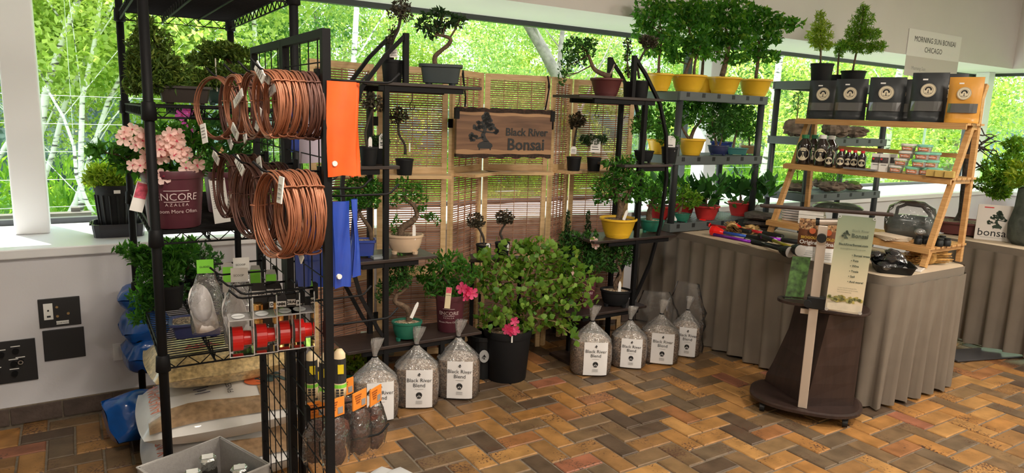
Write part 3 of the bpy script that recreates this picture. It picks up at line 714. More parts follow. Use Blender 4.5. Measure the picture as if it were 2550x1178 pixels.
# ================================================================== BAGS UNDER THE RACK
def pillow(w, d, h, n=14, e=3.2, wob=.0, ph=0):
    mb = MB(); vs = []; 
    for sgn in (1, -1):
        for j in range(n+1):
            for i in range(n+1):
                u, v = -1+2*i/n, -1+2*j/n
                k = ((1-abs(u)**e)*(1-abs(v)**e)); k = k**.55 if k > 0 else 0
                c = 1-.05*(abs(u)**2+abs(v)**2)
                vs.append((u*w/2*(1-.06*v*v), v*d/2*(1-.06*u*u), sgn*h/2*k+wob*h*math.sin(4*u+ph)*math.cos(5*v+ph)*(1 if sgn > 0 else .3)))
    a = (n+1)**2; fs = []
    for j in range(n):
        for i in range(n):
            q = j*(n+1)+i; fs += [(q, q+1, q+n+2, q+n+1), (a+q, a+q+n+1, a+q+n+2, a+q+1)]
    return mb.add(vs, fs)
sackw = mat('sack_white', (.72, .7, .68), .35, var=.05, scale=8, bump=.25, bscale=12, coat=.3)
sackt = mat('sack_tan', (.36, .23, .13), .35, var=.3, scale=40, bump=.3, bscale=14, coat=.4)
straw = mat('sack_straw', (.5, .36, .17), .35, var=.45, scale=60, bump=.4, bscale=18, coat=.4)
def sack(label, c, dim, m, rot, parts=None, group='soil sacks under the wire rack'):
    t = thing('soil_sack', label, 'sack', c, rot, group); obj('sack_body', pillow(*dim, wob=.05, ph=c[0]*9+c[2]*20), m, t, smooth=True)
    if parts: parts(t, dim)
    return t
def sprint(t, dim):
    w, d, h = dim; om = mat('print_orange', (.62, .14, .05), .5); gm = mat('print_teal', (.05, .09, .09), .7, var=.4, scale=30)
    def tz(x, y):
        u, v = 2*x/w, 2*y/d; return h/2*((1-abs(u)**3.2)*(1-abs(v)**3.2))**.55+.05*h*math.sin(4*u+t.location.x*9+t.location.z*20)*math.cos(5*v+t.location.x*9+t.location.z*20)
    def lay(o, dz=.003):
        # drape flat print onto the curved top
        for q in o.data.vertices: q.co.z = tz(q.co.x, q.co.y)+dz
        return o
    def sheet(x0, x1, y0, y1, m, name, dz=.003, n=8):
        vs = [(x0+(x1-x0)*i/n, y0+(y1-y0)*j/n, 0) for j in range(n+1) for i in range(n+1)]
        return lay(obj(name, MB().add(vs, [(j*(n+1)+i, j*(n+1)+i+1, (j+1)*(n+1)+i+1, (j+1)*(n+1)+i) for j in range(n) for i in range(n)]), m, t, smooth=True), dz)
    def word(s, size, x, y, m):
        me = textmesh(s, size).copy()
        for q in me.vertices: q.co = Vector((x-q.co.z, y+q.co.x, 0))
        lay(link('lettering', me, m, t), .006)
    sheet(.2*w, .46*w, -.44*d, .44*d, sackt, 'photo_panel'); sheet(.1*w, .2*w, .06*d, .36*d, INK, 'title_panel', .0045); sheet(-.44*w, .44*w, -.47*d, -.3*d, sackt, 'side_band', .0035)
    word('FINEST SELECTION', .032, .05*w, .02, INK); word('HARD', .03, -.02*w, .1, INK); word('AKADAMA', .06, -.36*w, 0, om)
    for k in range(5): sheet(-.17*w+.012*(k % 2), -.08*w-.012*(k % 2), -.08+.03*k, -.072+.03*k, mat('print_navy', (.02, .03, .1), .6), 'print_stroke', .005, 3)
    g = MB(); n = 24; vs = [(.2*w, -.1*d, 0)]+[(.2*w+.045*math.cos(6.283*k/n), -.1*d+.034*math.sin(6.283*k/n), 0) for k in range(n)]
    lay(obj('print_disc', g.add(vs, [(0, 1+k, 1+(k+1) % n) for k in range(n)]), om, t), .006); g = MB()
    for k in range(16):
        cx, cy = w*.32+random.uniform(-.06, .06), random.uniform(-.05, .12); vs = [(cx+.026*math.cos(6.283*q/8)*random.uniform(.7, 1.2), cy+.022*math.sin(6.283*q/8), 0) for q in range(8)]; g.add(vs, [tuple(range(8))])
    lay(obj('print_tree', g, gm, t), .006)
sack('white and tan printed soil sack at the bottom of the stack under the wire rack', (.47, 2.93, .095), (.64, .52, .19), sackw, .02, sprint)
sack('white and tan printed soil sack with round orange mark, second in the stack', (.46, 2.95, .275), (.64, .5, .18), sackw, -.03, sprint)
def sp2(t, dim):
    om = mat('print_red', (.55, .05, .06), .5)
    text('AKADAMA', .06, t, (0, -.08, dim[2]*.5), om, rot=(-PI/2, 0, 0), bold=.002); obj('title_panel', MB().box((.0, .06, dim[2]*.5-.004), (.2, .05, .004)), INK, t)
sack('straw coloured grainy soil sack lying on top of the stack', (.48, 3.08, .44), (.58, .46, .16), straw, .03, sp2)
bluem = mat('sack_blue', (.008, .1, .42), .25, var=.25, scale=9, bump=1.0, bscale=9, coat=.5)
def bsack(label, p, dim, rot):
    o = obj('blue_sack', pillow(*dim, wob=.07, ph=p[2]*13), bluem, smooth=True, loc=p, rot=rot); return tag(o, label, 'sack', 'blue sacks by the wall')
bsack('blue plastic sack slumped on the floor behind the white sacks', (.16, 3.36, .12), (.25, .22, .2), (.9, .1, .5))
bsack('blue plastic sack low in the pile by the wall outlet', (.245, 3.68, .30), (.22, .18, .19), (.2, .2, .2))
bsack('blue plastic sack in the middle of the pile by the wall outlet', (.24, 3.68, .45), (.22, .18, .17), (.1, -.15, .1))
bsack('topmost blue plastic sack under the wire shelf', (.245, 3.68, .58), (.23, .18, .12), (.0, .1, -.1))

# grey fabric bins with wrapped jars
def bin_(label, p, rot, w, d, h):
    t = thing('storage_bin', label, 'bin', p, rot, 'grey fabric bins'); m = mat('bin_grey', (.34, .32, .31), .9, var=.06, scale=90, bump=.15, bscale=200); q = .008
    for (a, b, n) in (((-w/2, -d/2, 0), (w/2, -d/2+q, h), 'bin_side'), ((-w/2, d/2-q, 0), (w/2, d/2, h), 'bin_side'), ((-w/2, -d/2, 0), (-w/2+q, d/2, h), 'bin_side'), ((w/2-q, -d/2, 0), (w/2, d/2, h), 'bin_side'), ((-w/2, -d/2, 0), (w/2, d/2, q), 'bin_base')):
        obj(n, MB().bbox(a, b), m, t)
    obj('rim_piping', MB().tube([(-w/2, -d/2, h), (w/2, -d/2, h), (w/2, d/2, h), (-w/2, d/2, h), (-w/2, -d/2, h)], .004, 6), mat('bin_piping', (.45, .43, .42), .9), t)
    return t
bc = (PZ(363, 1146, .34)+PZ(653, 1153, .34))/2; brz = .36
bin_('open grey fabric storage bin holding foil-wrapped jars', (bc.x-.005, bc.y-.03, 0), brz, .29, .3, .34)
b2 = PZ(655, 1150, .3); bin_('grey fabric storage bin at the bottom edge of the picture', (bc.x+.048, bc.y-.335, 0), brz, .24, .26, .3)
sil = mat('foil', (.7, .7, .68), .25, .9, bump=.3, bscale=90)
dv = thing('bin_insert', 'brown cardboard insert filling the bottom of the grey bin', 'insert', (bc.x-.005, bc.y-.03, .009), brz); obj('insert_box', MB().bbox((-.13, -.135, 0), (.13, .135, .17)), mat('cardboard', (.3, .2, .12), .9), dv)
for i, (u, v, h_) in enumerate(((-.1, -.02, .145), (-.035, .01, .15), (.035, .04, .165), (.09, -.06, .14))):
    p = Vector((bc.x-.005, bc.y-.03, .181))+Matrix.Rotation(brz, 3, 'Z')@Vector((u, v, 0)); t = thing('wrapped_jar', ['foil-topped jar leftmost in the grey bin', 'foil-topped jar second from the left in the grey bin', 'foil-topped jar with white label standing tallest in the grey bin', 'small white-capped jar at the right of the grey bin'][i], 'jar', p, face(p), 'jars in the grey bin')
    obj('jar_body', MB().lathe([(0, 0), (.028, 0), (.03, h_*.7), (.026, h_*.8)], 16), mat('jar_dark', (.03, .027, .024), .3), t, smooth=True); obj('lid', MB().lathe([(.029, h_*.76), (.03, h_*.95), (.026, h_*.99), (0, h_)], 8), sil, t)
    obj('paper_label', MB().box((0, 0, h_+.001), (.035, .03, .002)), PAPER, t)

# skirted table edge at the far left
cm = mat('grey_cloth', (.16, .15, .15), .9, var=.1, scale=5)
tt = thing('draped_table', 'grey cloth-draped table edge at the left border of the picture', 'table', (-.62, 2.9, 0))
obj('cloth_drape', MB().add([(.3+.012*math.sin(i*1.1)-.05*j/8, -.5+i*.03, .62-.62*j/8) for j in range(9) for i in range(36)], [(j*36+i, j*36+i+1, (j+1)*36+i+1, (j+1)*36+i) for j in range(8) for i in range(35)]), cm, tt, smooth=True)
obj('tabletop', MB().bbox((-.5, -.5, .6), (.29, .55, .63)), cm, tt)
for x in (-.4, .2):
    for y in (-.4, .45): obj('leg', MB().bbox((x-.02, y-.02, 0), (x+.02, y+.02, .6)), BLACK, tt)

# ================================================================== GRID PANELS AND WHAT HANGS ON THEM
GX = .52; GY = (1.66, 2.05, 2.44)
gp = thing('grid_display_panel', 'black hinged wire grid panel hung with copper wire and tools', 'display panel', (GX, GY[0], 0))
for i in range(2):
    y0, y1 = GY[i]-GY[0]+.001, GY[i+1]-GY[0]-.001; f = thing_part = bpy.data.objects.new('grid_leaf', MB().bbox((-.01, y0, 0), (.01, y0+.02, 1.7)).bbox((-.01, y1-.02, 0), (.01, y1, 1.7)).bbox((-.01, y0+.02, 1.68), (.01, y1-.02, 1.7)).bbox((-.01, y0+.02, .02), (.01, y1-.02, .04)).mesh('grid_leaf'))
    COL.objects.link(f); f.parent = gp; f.data.materials.append(BLACK)
    w = MB()
    for k in range(1, 5): w.tube([(.002, y0+(y1-y0)*k/5, .03), (.002, y0+(y1-y0)*k/5, 1.69)], .0018, 5)
    obj('upright_wire', w, BLACK, f); w = MB()
    for k in range(21): w.tube([(-.002, y0+.01, .1+k*.0762), (-.002, y1-.01, .1+k*.0762)], .0018, 5)
    obj('cross_wire', w, BLACK, f)
obj('foot_bar', MB().bbox((-.2, -.0, 0), (.2, .02, .02)).bbox((-.2, .76, 0), (.2, .78, .02)), BLACK, gp)
def hook(y, z, L, side, label):
    s = side; t = thing('display_hook', label, 'hook', (GX, y, z), 0, 'display hooks on the grid panel')
    o = obj('hook_wire', MB().tube([(s*.004, 0, 0), (s*L*.5, 0, .0), (s*(L-.012), 0, 0), (s*(L), 0, .004), (s*(L+.022), 0, .026)], .003, 8), BLACK, t, smooth=True)
    obj('bracket', MB().bbox((-.006, -.012, -.03), (.006, .012, .012)), BLACK, t); return t
TEX = {}
copper = [mat('copper_wire', (.36, .14, .075), .42, .3, var=.12, scale=30), mat('copper_wire_dark', (.14, .062, .048), .48, .3, var=.15, scale=30), mat('copper_wire_mid', (.26, .105, .06), .45, .3, var=.12, scale=30)]
def coilmesh(R, loops, spread, seed):
    random.seed(seed); mb = MB(); n = 30
    for k in range(loops):
        rr = R*random.uniform(.9, 1.0); ox = (k/(max(1, loops-1))-.5)*spread; ph = random.random()*6; ty = random.uniform(-.05, .05)
        pts = [(ox+.003*math.sin(a*2+ph)+ty*rr*math.sin(a), rr*math.cos(a)*.95, rr*math.sin(a)) for a in [2*PI*i/n for i in range(n+1)]]
        mb.tube(pts, .0021, 5, cap=False)
    for a in (0.1, 2.4, 4.3):
        c = Vector((0, R*.93*math.cos(a), R*.96*math.sin(a)))
        for q in range(3): mb.tube([(c.x+(spread*.5+.007)*math.cos(g), c.y*(1+.07*math.sin(g))+.004*q*math.sin(a), c.z*(1+.07*math.sin(g))) for g in [2*PI*i/10 for i in range(11)]], .0018, 4)
    return mb.mesh('wire_coil', True)
def coil(x, y, z, R, loops, spread, mi, yaw, label, tagside, seed, tilt=0):
    me = coilmesh(R, loops, spread, seed); c = link('wire_coil', me, copper[mi], None, loc=(x, y, z-R*.93), rot=(tilt, 0, yaw)); tag(c, label, 'wire coil', 'copper wire coils on the grid panel')
    if tagside is not None:
        a = tagside; k = obj('price_tag', MB().box((0, 0, 0), (.003, .024, .062)), PAPER, c, loc=(-spread/2-.006, R*.92*math.cos(a), R*.92*math.sin(a)), rot=(a+.8, .1, 0))
        pr = MB()
        for i in range(4): pr.box((-.0022, 0, .018-i*.01), (.001, .016, .0025))
        obj('print', pr, mat('grey_ink', (.3, .3, .3), .7), k)
    return c
HY1 = [2.36, 2.07, 1.88, 1.735]
wh = ['farthest from', 'third from', 'second from', 'nearest']
for i, y in enumerate(HY1): hook(y, 1.598, .135, -1, 'black top-row hook with copper coils, %s the grid panel front' % wh[i])
row1 = [(0, 0.385, 0.1, 9, 0.014, 2, 0.5, 5.2), (0, 0.435, 0.105, 12, 0.02, 1, 0.147, 4.6), (0, 0.475, 0.1, 10, 0.016, 1, 0.084, None), (1, 0.39, 0.085, 8, 0.012, 0, 0.126, 4.4), (1, 0.43, 0.085, 10, 0.018, 1, 0.084, 4.9), (1, 0.475, 0.09, 10, 0.018, 1, 0.105, None), (2, 0.4, 0.085, 9, 0.012, 2, 0.168, 0.2), (2, 0.445, 0.085, 10, 0.018, 1, 0.105, 5.8), (2, 0.485, 0.085, 9, 0.016, 1, 0.042, None), (3, 0.4, 0.082, 8, 0.012, 0, 0.189, 1.4), (3, 0.42, 0.08, 8, 0.012, 0, 0.147, 1.1), (3, 0.442, 0.08, 9, 0.012, 0, 0.11760000000000001, 0.4), (3, 0.463, 0.082, 11, 0.014, 2, 0.0924, None), (3, 0.484, 0.082, 11, 0.014, 1, 0.0756, None), (3, 0.503, 0.083, 10, 0.012, 1, 0.05039999999999999, None)]
hn = ['farthest top hook', 'third top hook', 'second top hook', 'nearest top hook']; on = ['outermost', 'second', 'third', 'fourth', 'fifth', 'innermost']
cnt = {}
for i, (h, x, R, l, sp, mi, yaw, tg) in enumerate(row1):
    j = cnt.get(h, 0); cnt[h] = j+1
    coil(x, HY1[h], 1.596, R, l, sp, mi, yaw, '%s copper wire coil, %s on the %s' % (['bright', 'dark', 'brown'][mi], on[j], hn[h]), tg, 40+i)
HY2 = [2.3, 1.96, 1.72]
for i, y in enumerate(HY2): hook(y, 1.36, .14, -1, 'black second-row hook with copper coils, %s the grid panel front' % ['farthest from', 'second from', 'nearest'][i])
row2 = [(0, 0.4, 0.1, 14, 0.028, 1, 0.1575, 1.2), (0, 0.445, 0.1, 14, 0.028, 1, 0.1125, 5.6), (0, 0.485, 0.1, 10, 0.02, 1, 0.036000000000000004, None), (1, 0.395, 0.105, 10, 0.018, 1, 0.225, 1.4), (1, 0.43, 0.11, 14, 0.026, 1, 0.2025, 1.9), (1, 0.475, 0.105, 12, 0.024, 1, 0.054, None), (2, 0.41, 0.108, 16, 0.032, 0, 0.189, 2.4), (2, 0.447, 0.105, 13, 0.02, 0, 0.135, None), (2, 0.482, 0.106, 18, 0.03, 0, 0.045000000000000005, 4.6)]
hn = ['farthest second-row hook', 'middle second-row hook', 'nearest second-row hook']; cnt = {}
for i, (h, x, R, l, sp, mi, yaw, tg) in enumerate(row2):
    j = cnt.get(h, 0); cnt[h] = j+1
    coil(x, HY2[h], 1.358, R, l, sp, mi, yaw, 'thick %s copper wire coil, %s on the %s' % (['bright', 'dark', 'brown'][mi], on[j], hn[h]), tg, 80+i)
# third row: scoops, brass nozzles, red nozzle packs
HY3 = [2.38, 2.22, 2.06, 1.92, 1.79]
for i, y in enumerate(HY3): hook(y, 1.0+.045*(i == 4), .17+.015*(i == 4), -1, 'black third-row hook with packaged tools, %s the grid panel front' % ['farthest from', 'fourth from', 'third from', 'second from', 'nearest'][i])
clear = film('clear_bag', (.97, .97, .98), .2, .1, .05, .6); clearbox = film('clear_box', (.99, .99, .99), .02, .04, 0, fr=1.2)
scoopm = mat('scoop_white', (.78, .74, .74), .4)
def bagfilm(w, h, d, seed=0):
    random.seed(seed); mb = MB(); n = 12; vs = []
    for j in range(11):
        v = j/10
        for i in range(n):
            g = 2*PI*i/n; k = 1-.45*max(0, v-.6)/.4; r = 1+random.uniform(-.06, .06)
            vs.append((w/2*k*math.cos(g)*r, d/2*(math.sin(PI*min(1, .12+v*.8))**.6)*math.sin(g)*r, -h+h*v))
    return mb.add(vs, [(j*n+i, j*n+(i+1) % n, (j+1)*n+(i+1) % n, (j+1)*n+i) for j in range(10) for i in range(n)])
greenc = mat('card_green', (.2, .6, .05), .5)
def scoop(p, label, yaw, c='green'):
    t = thing('bagged_scoop', label, 'scoop', p, yaw, 'bagged plastic scoops')
    mb = MB(); n = 20; H = .15; r = .036; vs = []
    for i in range(n):
        g = 2*PI*i/n; cut = H*(.62-.38*math.sin(g)); vs += [(r*math.cos(g), r*math.sin(g), 0), (r*math.cos(g), r*math.sin(g), cut), (r*.92*math.cos(g), r*.92*math.sin(g), cut), (r*.92*math.cos(g), r*.92*math.sin(g), .01)]
    fs = []
    for i in range(n):
        a, b = 4*i, 4*((i+1) % n)
        fs += [(a, b, b+1, a+1), (a+1, b+1, b+2, a+2), (a+2, b+2, b+3, a+3)]
    mb.add(vs, fs+[tuple(4*i for i in range(n-1, -1, -1))])
    obj('scoop_body', mb, scoopm, t, loc=(0, 0, -.2), rot=(.05, .2, PI), smooth=True)
    obj('bag_film', bagfilm(.1, .2, .085, 3), clear, t, loc=(0, 0, -.012), smooth=True)
    k = obj('header_card', MB().box((0, 0, .012), (.05, .002, .045)), greenc if c == 'green' else PAPER, t); text('GUIDES' if c == 'green' else 'SCOOP', .009, k, (-.002, -.002, .008), INK); return t
q = PY(510, 665, 2.38)
scoop((q.x, 2.372, .985), 'white plastic scoop in a clear bag with green header card', -.15)
scoop((.445, 2.36, .985), 'white plastic scoop in a clear bag behind the front one', -.1, 'w')
scoop((.41, 2.21, .985), 'beige plastic scoop in a clear bag with pink header card', -.2, 'w')
def cardpack(p, label, m, top, item, yaw=-.25, w=.05, h=.11, name='tool_pack'):
    t = thing(name, label, 'tool pack', p, yaw, 'packaged tools on the grid panel')
    k = obj('backing_card', MB().poly([(-w/2, -h), (w/2, -h), (w/2, 0), (w*.35, .02), (-w*.35, .02), (-w/2, 0)], -.0006, .0006), m, t)
    item(t); return t
gold = mat('brass_shiny', (.75, .45, .16), .22, 1)
def brassnoz(t):
    obj('brass_nozzle', MB().lathe([(0, -.1), (.014, -.1), (.014, -.085), (.01, -.082), (.01, -.06), (.0155, -.058), (.0155, -.04), (.012, -.036), (.0, -.036)], 14, (0, -.017, 0)), gold, t, smooth=False)
    obj('brand_panel', MB().box((0, -.002, -.012), (.044, .001, .016)), PAPER, t); text('DRAMM', .011, t, (0, -.0032, -.0155), INK, bold=.0004)
for i, (x, y) in enumerate(((.43, 2.055), (.475, 2.06), (.50, 1.925), (.455, 1.92))):
    cardpack((x, y, .985), ['black carded brass nozzle with gold body, left of two in the middle', 'black carded brass nozzle behind the red packs, right of two in the middle', 'black carded brass nozzle closest to the panel post', 'black carded brass nozzle behind the third red pack'][i], INK, None, brassnoz)
def tinycard(t): obj('green_strip', MB().box((0, -.002, -.02), (.03, .002, .05)), greenc, t)
for i, (x, y) in enumerate(((.40, 2.375), (.47, 2.3), (.5, 2.22))):
    cardpack((x, y-.03, .99), ['slim pruning tool in silver and green pack at the far hook tip', 'slim green packet on the fourth hook of the third row', 'slim green packet close to the grid wires'][i], mat('silver_card', (.5, .5, .5), .4, .5), None, tinycard, -.3, .035, .08)
redp = mat('nozzle_red', (.8, .012, .01), .3); rubb = mat('nozzle_rubber', (.045, .042, .04), .6)
def nozzle(p, label):
    t = thing('nozzle_pack', label, 'nozzle pack', p, -.12, 'red watering nozzles in clear boxes'); w, d, h = .05, .062, .078; z0 = -.125
    obj('clear_case', MB().bbox((-w/2, -d/2, z0), (w/2, d/2, z0+h)), clearbox, t)
    obj('case_edge', MB().tube([(w/2, -d/2, z0), (w/2, -d/2, 0)], .0014, 5).tube([(-w/2, -d/2, z0+h), (w/2, -d/2, z0+h)], .0012, 5).tube([(-w/2, -d/2, z0), (-w/2, -d/2, z0+h)], .0012, 5).tube([(-w/2, -d/2, z0), (w/2, -d/2, z0)], .0012, 5), film('edge_film', (.9, .9, .92), .6, .08, .25), t)
    obj('hang_tab', MB().add([(w/2, -d/2, z0+h), (w/2, d/2, z0+h), (w/2, d/2, -.01), (w/2, .004, .022), (w/2, -d/2, -.006)], [(0, 1, 2, 3, 4)]), clearbox, t)
    k = obj('top_card', MB().box((0, 0, z0+h-.001), (w*.96, d*.96, .0015)), mat('card_grey', (.33, .31, .3), .4, .2), t)
    obj('oval_mark', MB().lathe([(0, .001), (.014, .001)], 20, (-.004, 0, z0+h), sy=1.4), mat('oval_grey', (.5, .5, .5), .5), t); text('REDHEAD', .006, t, (-.004, -.004, z0+h+.0022), INK, rot=(-PI/2, 0, .2))
    obj('side_card', MB().box((-w/2+.001, 0, z0+h/2), (.001, d*.96, h*.96)), PAPER, t)
    n = obj('nozzle_head', MB().tube([(-.018, 0, z0+.03), (.004, 0, z0+.03), (.006, 0, z0+.03), (.022, 0, z0+.03)], [.0255, .0255, .016, .015], 24), redp, t)
    obj('rubber_rim', MB().tube([(-.025, 0, z0+.03), (-.0178, 0, z0+.03)], .0265, 24), rubb, n)
    t.scale = (1.14, 1.2, 1.2); return t
for i, x in enumerate((.33, .388, .446, .484)):
    nozzle((x, 1.79, 1.045), ['red watering nozzle in a clear box, outermost on the near hook', 'red watering nozzle in a clear box, second from the left', 'red watering nozzle in a clear box, third from the left', 'red watering nozzle in a clear box beside the panel post'][i])

# right face of the grid panel
for i, (y, z, L) in enumerate(((1.69, 1.583, .175), (1.85, 1.583, .15), (1.69, 1.3, .175), (1.85, 1.3, .16), (2.05, 1.3, .14), (1.69, .965, .175), (1.85, .99, .16), (2.1, 1.05, .14), (1.74, .61, .17), (1.88, .66, .17))):
    hook(y, z, L, 1, 'black hook on the grid panel right face, '+['top row front, with the orange pouch', 'top row second, empty', 'second row front, with blue pouches', 'second row middle', 'second row back', 'empty, long, level with the green bowl', 'empty, long, just above the maple', 'empty, far back by the lower shelf post', 'bottom row front, with brown coir bags', 'bottom row back, with brown coir bags'][i])
def pouch(p, w, h, d, m, label, yaw, name='tool_pouch', snap=True, seed=1, group=None):
    t = thing(name, label, 'pouch', p, yaw, group); random.seed(seed); mb = MB(); n, q = 9, 9; vs = []
    for s in (1, -1):
        for j in range(q):
            for i in range(n):
                u, v = -1+2*i/(n-1), j/(q-1); e = 1-abs(u)**4
                vs.append((u*w/2, s*(d/2*e*(.35+.65*v)+.0008)+.004*math.sin(5*v+u*3+seed), -h*v-.004*abs(u)*(v > .9)))
    fs = []
    for k in range(2):
        for j in range(q-1):
            for i in range(n-1):
                a = k*n*q+j*n+i; fs.append((a, a+1, a+n+1, a+n) if k else (a, a+n, a+n+1, a+1))
    obj('pouch_body', mb.add(vs, fs), m, t, smooth=True)
    if snap: obj('snap', MB().tube([(-w*.3, -d/2*.9, -h*.87), (-w*.3, -d/2*.9-.006, -h*.87)], .0065, 14), mat('snap_white', (.7, .7, .7), .3), t)
    return t
orange = mat('pouch_orange', (.8, .1, .01), .4, var=.1, scale=20); bluep = mat('pouch_blue', (.012, .05, .36), .3, var=.15, scale=14, coat=.4)
pouch((.555, 1.662, 1.58), .075, .225, .012, orange, 'bright orange vinyl pouch with white snap hanging on the right of the grid panel', .1, seed=2)
pouch((.6, 1.70, 1.58), .04, .23, .016, orange, 'orange vinyl pouch edge-on behind the front orange pouch', .6, snap=False, seed=3)
pouch((.553, 1.66, 1.29), .045, .215, .012, bluep, 'blue vinyl pouch with white snap hanging below the orange pouch', .2, seed=4, group='blue pouches')
pouch((.6, 1.70, 1.29), .03, .2, .02, bluep, 'blue pouch in clear wrap seen edge-on', .9, snap=False, seed=5, group='blue pouches')
pouch((.555, 1.9, 1.26), .11, .24, .016, bluep, 'wide blue pouch seen through the lower grid wires', -.5, snap=False, seed=6, group='blue pouches')
pouch((.56, 2.02, 1.56), .08, .17, .014, bluep, 'blue pouch seen through the grid under the top coils', -.4, snap=False, seed=7, group='blue pouches')
pouch((.56, 1.87, 1.56), .1, .19, .014, mat('pouch_lilac', (.5, .45, .55), .6), 'pale lilac cloth pouch seen through the grid wires', -.4, snap=False, seed=8)
# cream handled brushes
cream = mat('brush_cream', (.75, .6, .38), .5)
for i, (x, y, Y) in enumerate(((775, 885, 1.95), (810, 890, 1.85), (845, 880, 1.78), (792, 900, 2.05))):
    p = PY(x, y, Y); t = thing('weeding_brush', ['cream packaged brush with yellow label left of the panel post', 'cream packaged brush with green label behind the panel post', 'cream packaged brush with yellow label right of the panel post', 'cream packaged brush farthest back behind the grid'][i], 'brush', p, -.3, 'cream packaged brushes')
    obj('handle', MB().lathe([(0, -.13), (.017, -.128), (.019, -.1), (.016, 0), (.008, .012), (0, .013)], 14), cream, t, smooth=True)
    obj('black_label', MB().lathe([(.0185, -.085), (.0175, -.012)], 14), INK, t); obj('yellow_mark', MB().box((.003, -.018, -.04), (.016, .003, .026)), mat('label_yellow', (.8, .62, .02), .5), t)
    obj('green_band', MB().lathe([(.0192, -.095), (.0188, -.085)], 14), greenc, t); g = MB()
    for j in range(6): g.box((-.006+.012*(j % 2), -.0185, -.1-.008*(j//2)), (.008, .002, .005))
    obj('print', g, INK, t)
# coir fibre bags with orange headers
coir = mat('coir_fibre', (.1, .033, .02), .95, var=.5, scale=120, bump=1, bscale=200); ohead = mat('card_orange', (.8, .25, .03), .5)
cb_ = film('coir_bag_film', (.95, .94, .94), .25, .1, .03, .8, bs=25)
for i, (x, y, Y) in enumerate(((895, 985, 1.76), (935, 975, 1.80), (835, 1005, 1.70), (862, 955, 1.92), (788, 1010, 1.9))):
    p = PY(x, y, Y); t = thing('coir_bag', ['bag of brown coir fibre with orange header, front one on the lower hook', 'bag of brown coir fibre with orange header, outermost on the lower hook', 'bag of brown coir fibre beside the panel post', 'small bag of brown coir fibre with orange header and barcode under the maple', 'bag of brown coir fibre seen through the grid'][i], 'bag', p, [.5, .6, .3, .4, 0][i], 'coir bags on the lower hooks')
    k = obj('header_card', MB().box((0, 0, -.012), (.055, .004, .05)), ohead, t); obj('barcode', MB().box((.014, -.0025, -.022), (.016, .001, .018)), mat('card_grey', (.33, .31, .3), .4, .2), k)
    g = MB()
    for j in range(4): g.box((-.008, -.003, .004-.007*j), (.026-.004*j, .001, .003))
    obj('print', g, mat('print_brown', (.3, .07, .01), .6), k)
    mb = MB(); random.seed(i)
    for j in range(3): mb.ball((random.uniform(-.012, .012), 0, -.075-.036*j), (.03, .022, .03), 12, 7, .1)
    obj('coir', mb, coir, t, smooth=True); obj('bag_film', bagfilm(.085, .14, .06, 20+i), cb_, t, loc=(0, 0, -.035), smooth=True)
# white packets on the floor
for i, (x, y, r) in enumerate(((975, 1168, .5), (1010, 1172, .3), (930, 1176, .8))):
    p = PZ(x, y+22, .012+.012*i); o = obj('seed_packet', pillow(.11, .2, .016), mat('packet_white', (.68, .68, .7), .35, coat=.3), smooth=True, loc=p, rot=(0, 0, r)); tag(o, ['white plastic packet lying on the floor below the coir bags', 'white plastic packet, rightmost below the coir bags', 'white plastic packet, leftmost below the coir bags'][i], 'packet', 'white packets on the floor')
    g = MB(); 
    for j in range(7): g.box((0, -.05+.012*j, .0085), (.05, .004, .001))
    obj('print', g, INK, o)

# ================================================================== BAMBOO FOLDING SCREEN
pine = woodmat('pine', (.5, .32, .15), (.66, .46, .25), 3, (3, 3, 30)); pineh = woodmat('pine_rail', (.5, .32, .15), (.66, .46, .25), 3, (3, 30, 30))
bam = leafmat('bamboo_slat', (.3, .145, .095), (.5, .29, .19), .3, .7)
SP = [(1.0, 3.52), (1.40, 3.64), (1.80, 3.53), (2.13, 3.735), (2.55, 3.61), (2.80, 3.735), (3.24, 3.60)]
scr = thing('folding_screen', 'light pine folding screen with woven bamboo slat panels', 'screen', (0, 0, 0)); SH = 1.75
RAILS = ((.1, .135), (.575, .625), (1.15, 1.205), (1.715, 1.75))
for i in range(6):
    a, b = Vector((*SP[i], 0)), Vector((*SP[i+1], 0)); d = b-a; L = d.length-.024; rz = math.atan2(d.y, d.x); c = a+d*(.012/d.length)
    pn = bpy.data.objects.new('screen_panel', None); COL.objects.link(pn); pn.parent = scr; pn.location = c; pn.rotation_euler = (0, 0, rz)
    for x in (0, L-.03): obj('stile', MB().bbox((x, -.011, 0), (x+.03, .011, SH)), pine, pn)
    for z0, z1 in RAILS: obj('rail', MB().bbox((.03, -.01, z0), (L-.03, .01, z1)), pineh, pn)
    for k in range(3):
        z0, z1 = RAILS[k][1], RAILS[k+1][0]; n = int((z1-z0)/.0125); mb = MB()
        for j in range(n): mb.box((L/2, .002*(-1)**j, z0+(z1-z0)*(j+.5)/n), (L-.06, .0035, .0082))
        for j in range(1, 4): mb.box((.03+(L-.06)*j/4, 0, (z0+z1)/2), (.0025, .009, z1-z0))
        o = obj('bamboo_weave', mb, bam, pn); o['kind'] = 'stuff'
    if i: obj('shelf_board', MB().bbox((.0 if i % 2 else .03, -.15, 1.15), (L if i % 2 else L-.03, -.012, 1.168)), pineh, pn)
for i in (1, 2, 3, 4, 5):
    for z in (.35, 1.45): obj('hinge', MB().box((SP[i][0], SP[i][1]-.014, z), (.03, .004, .05)), BLACK, scr)

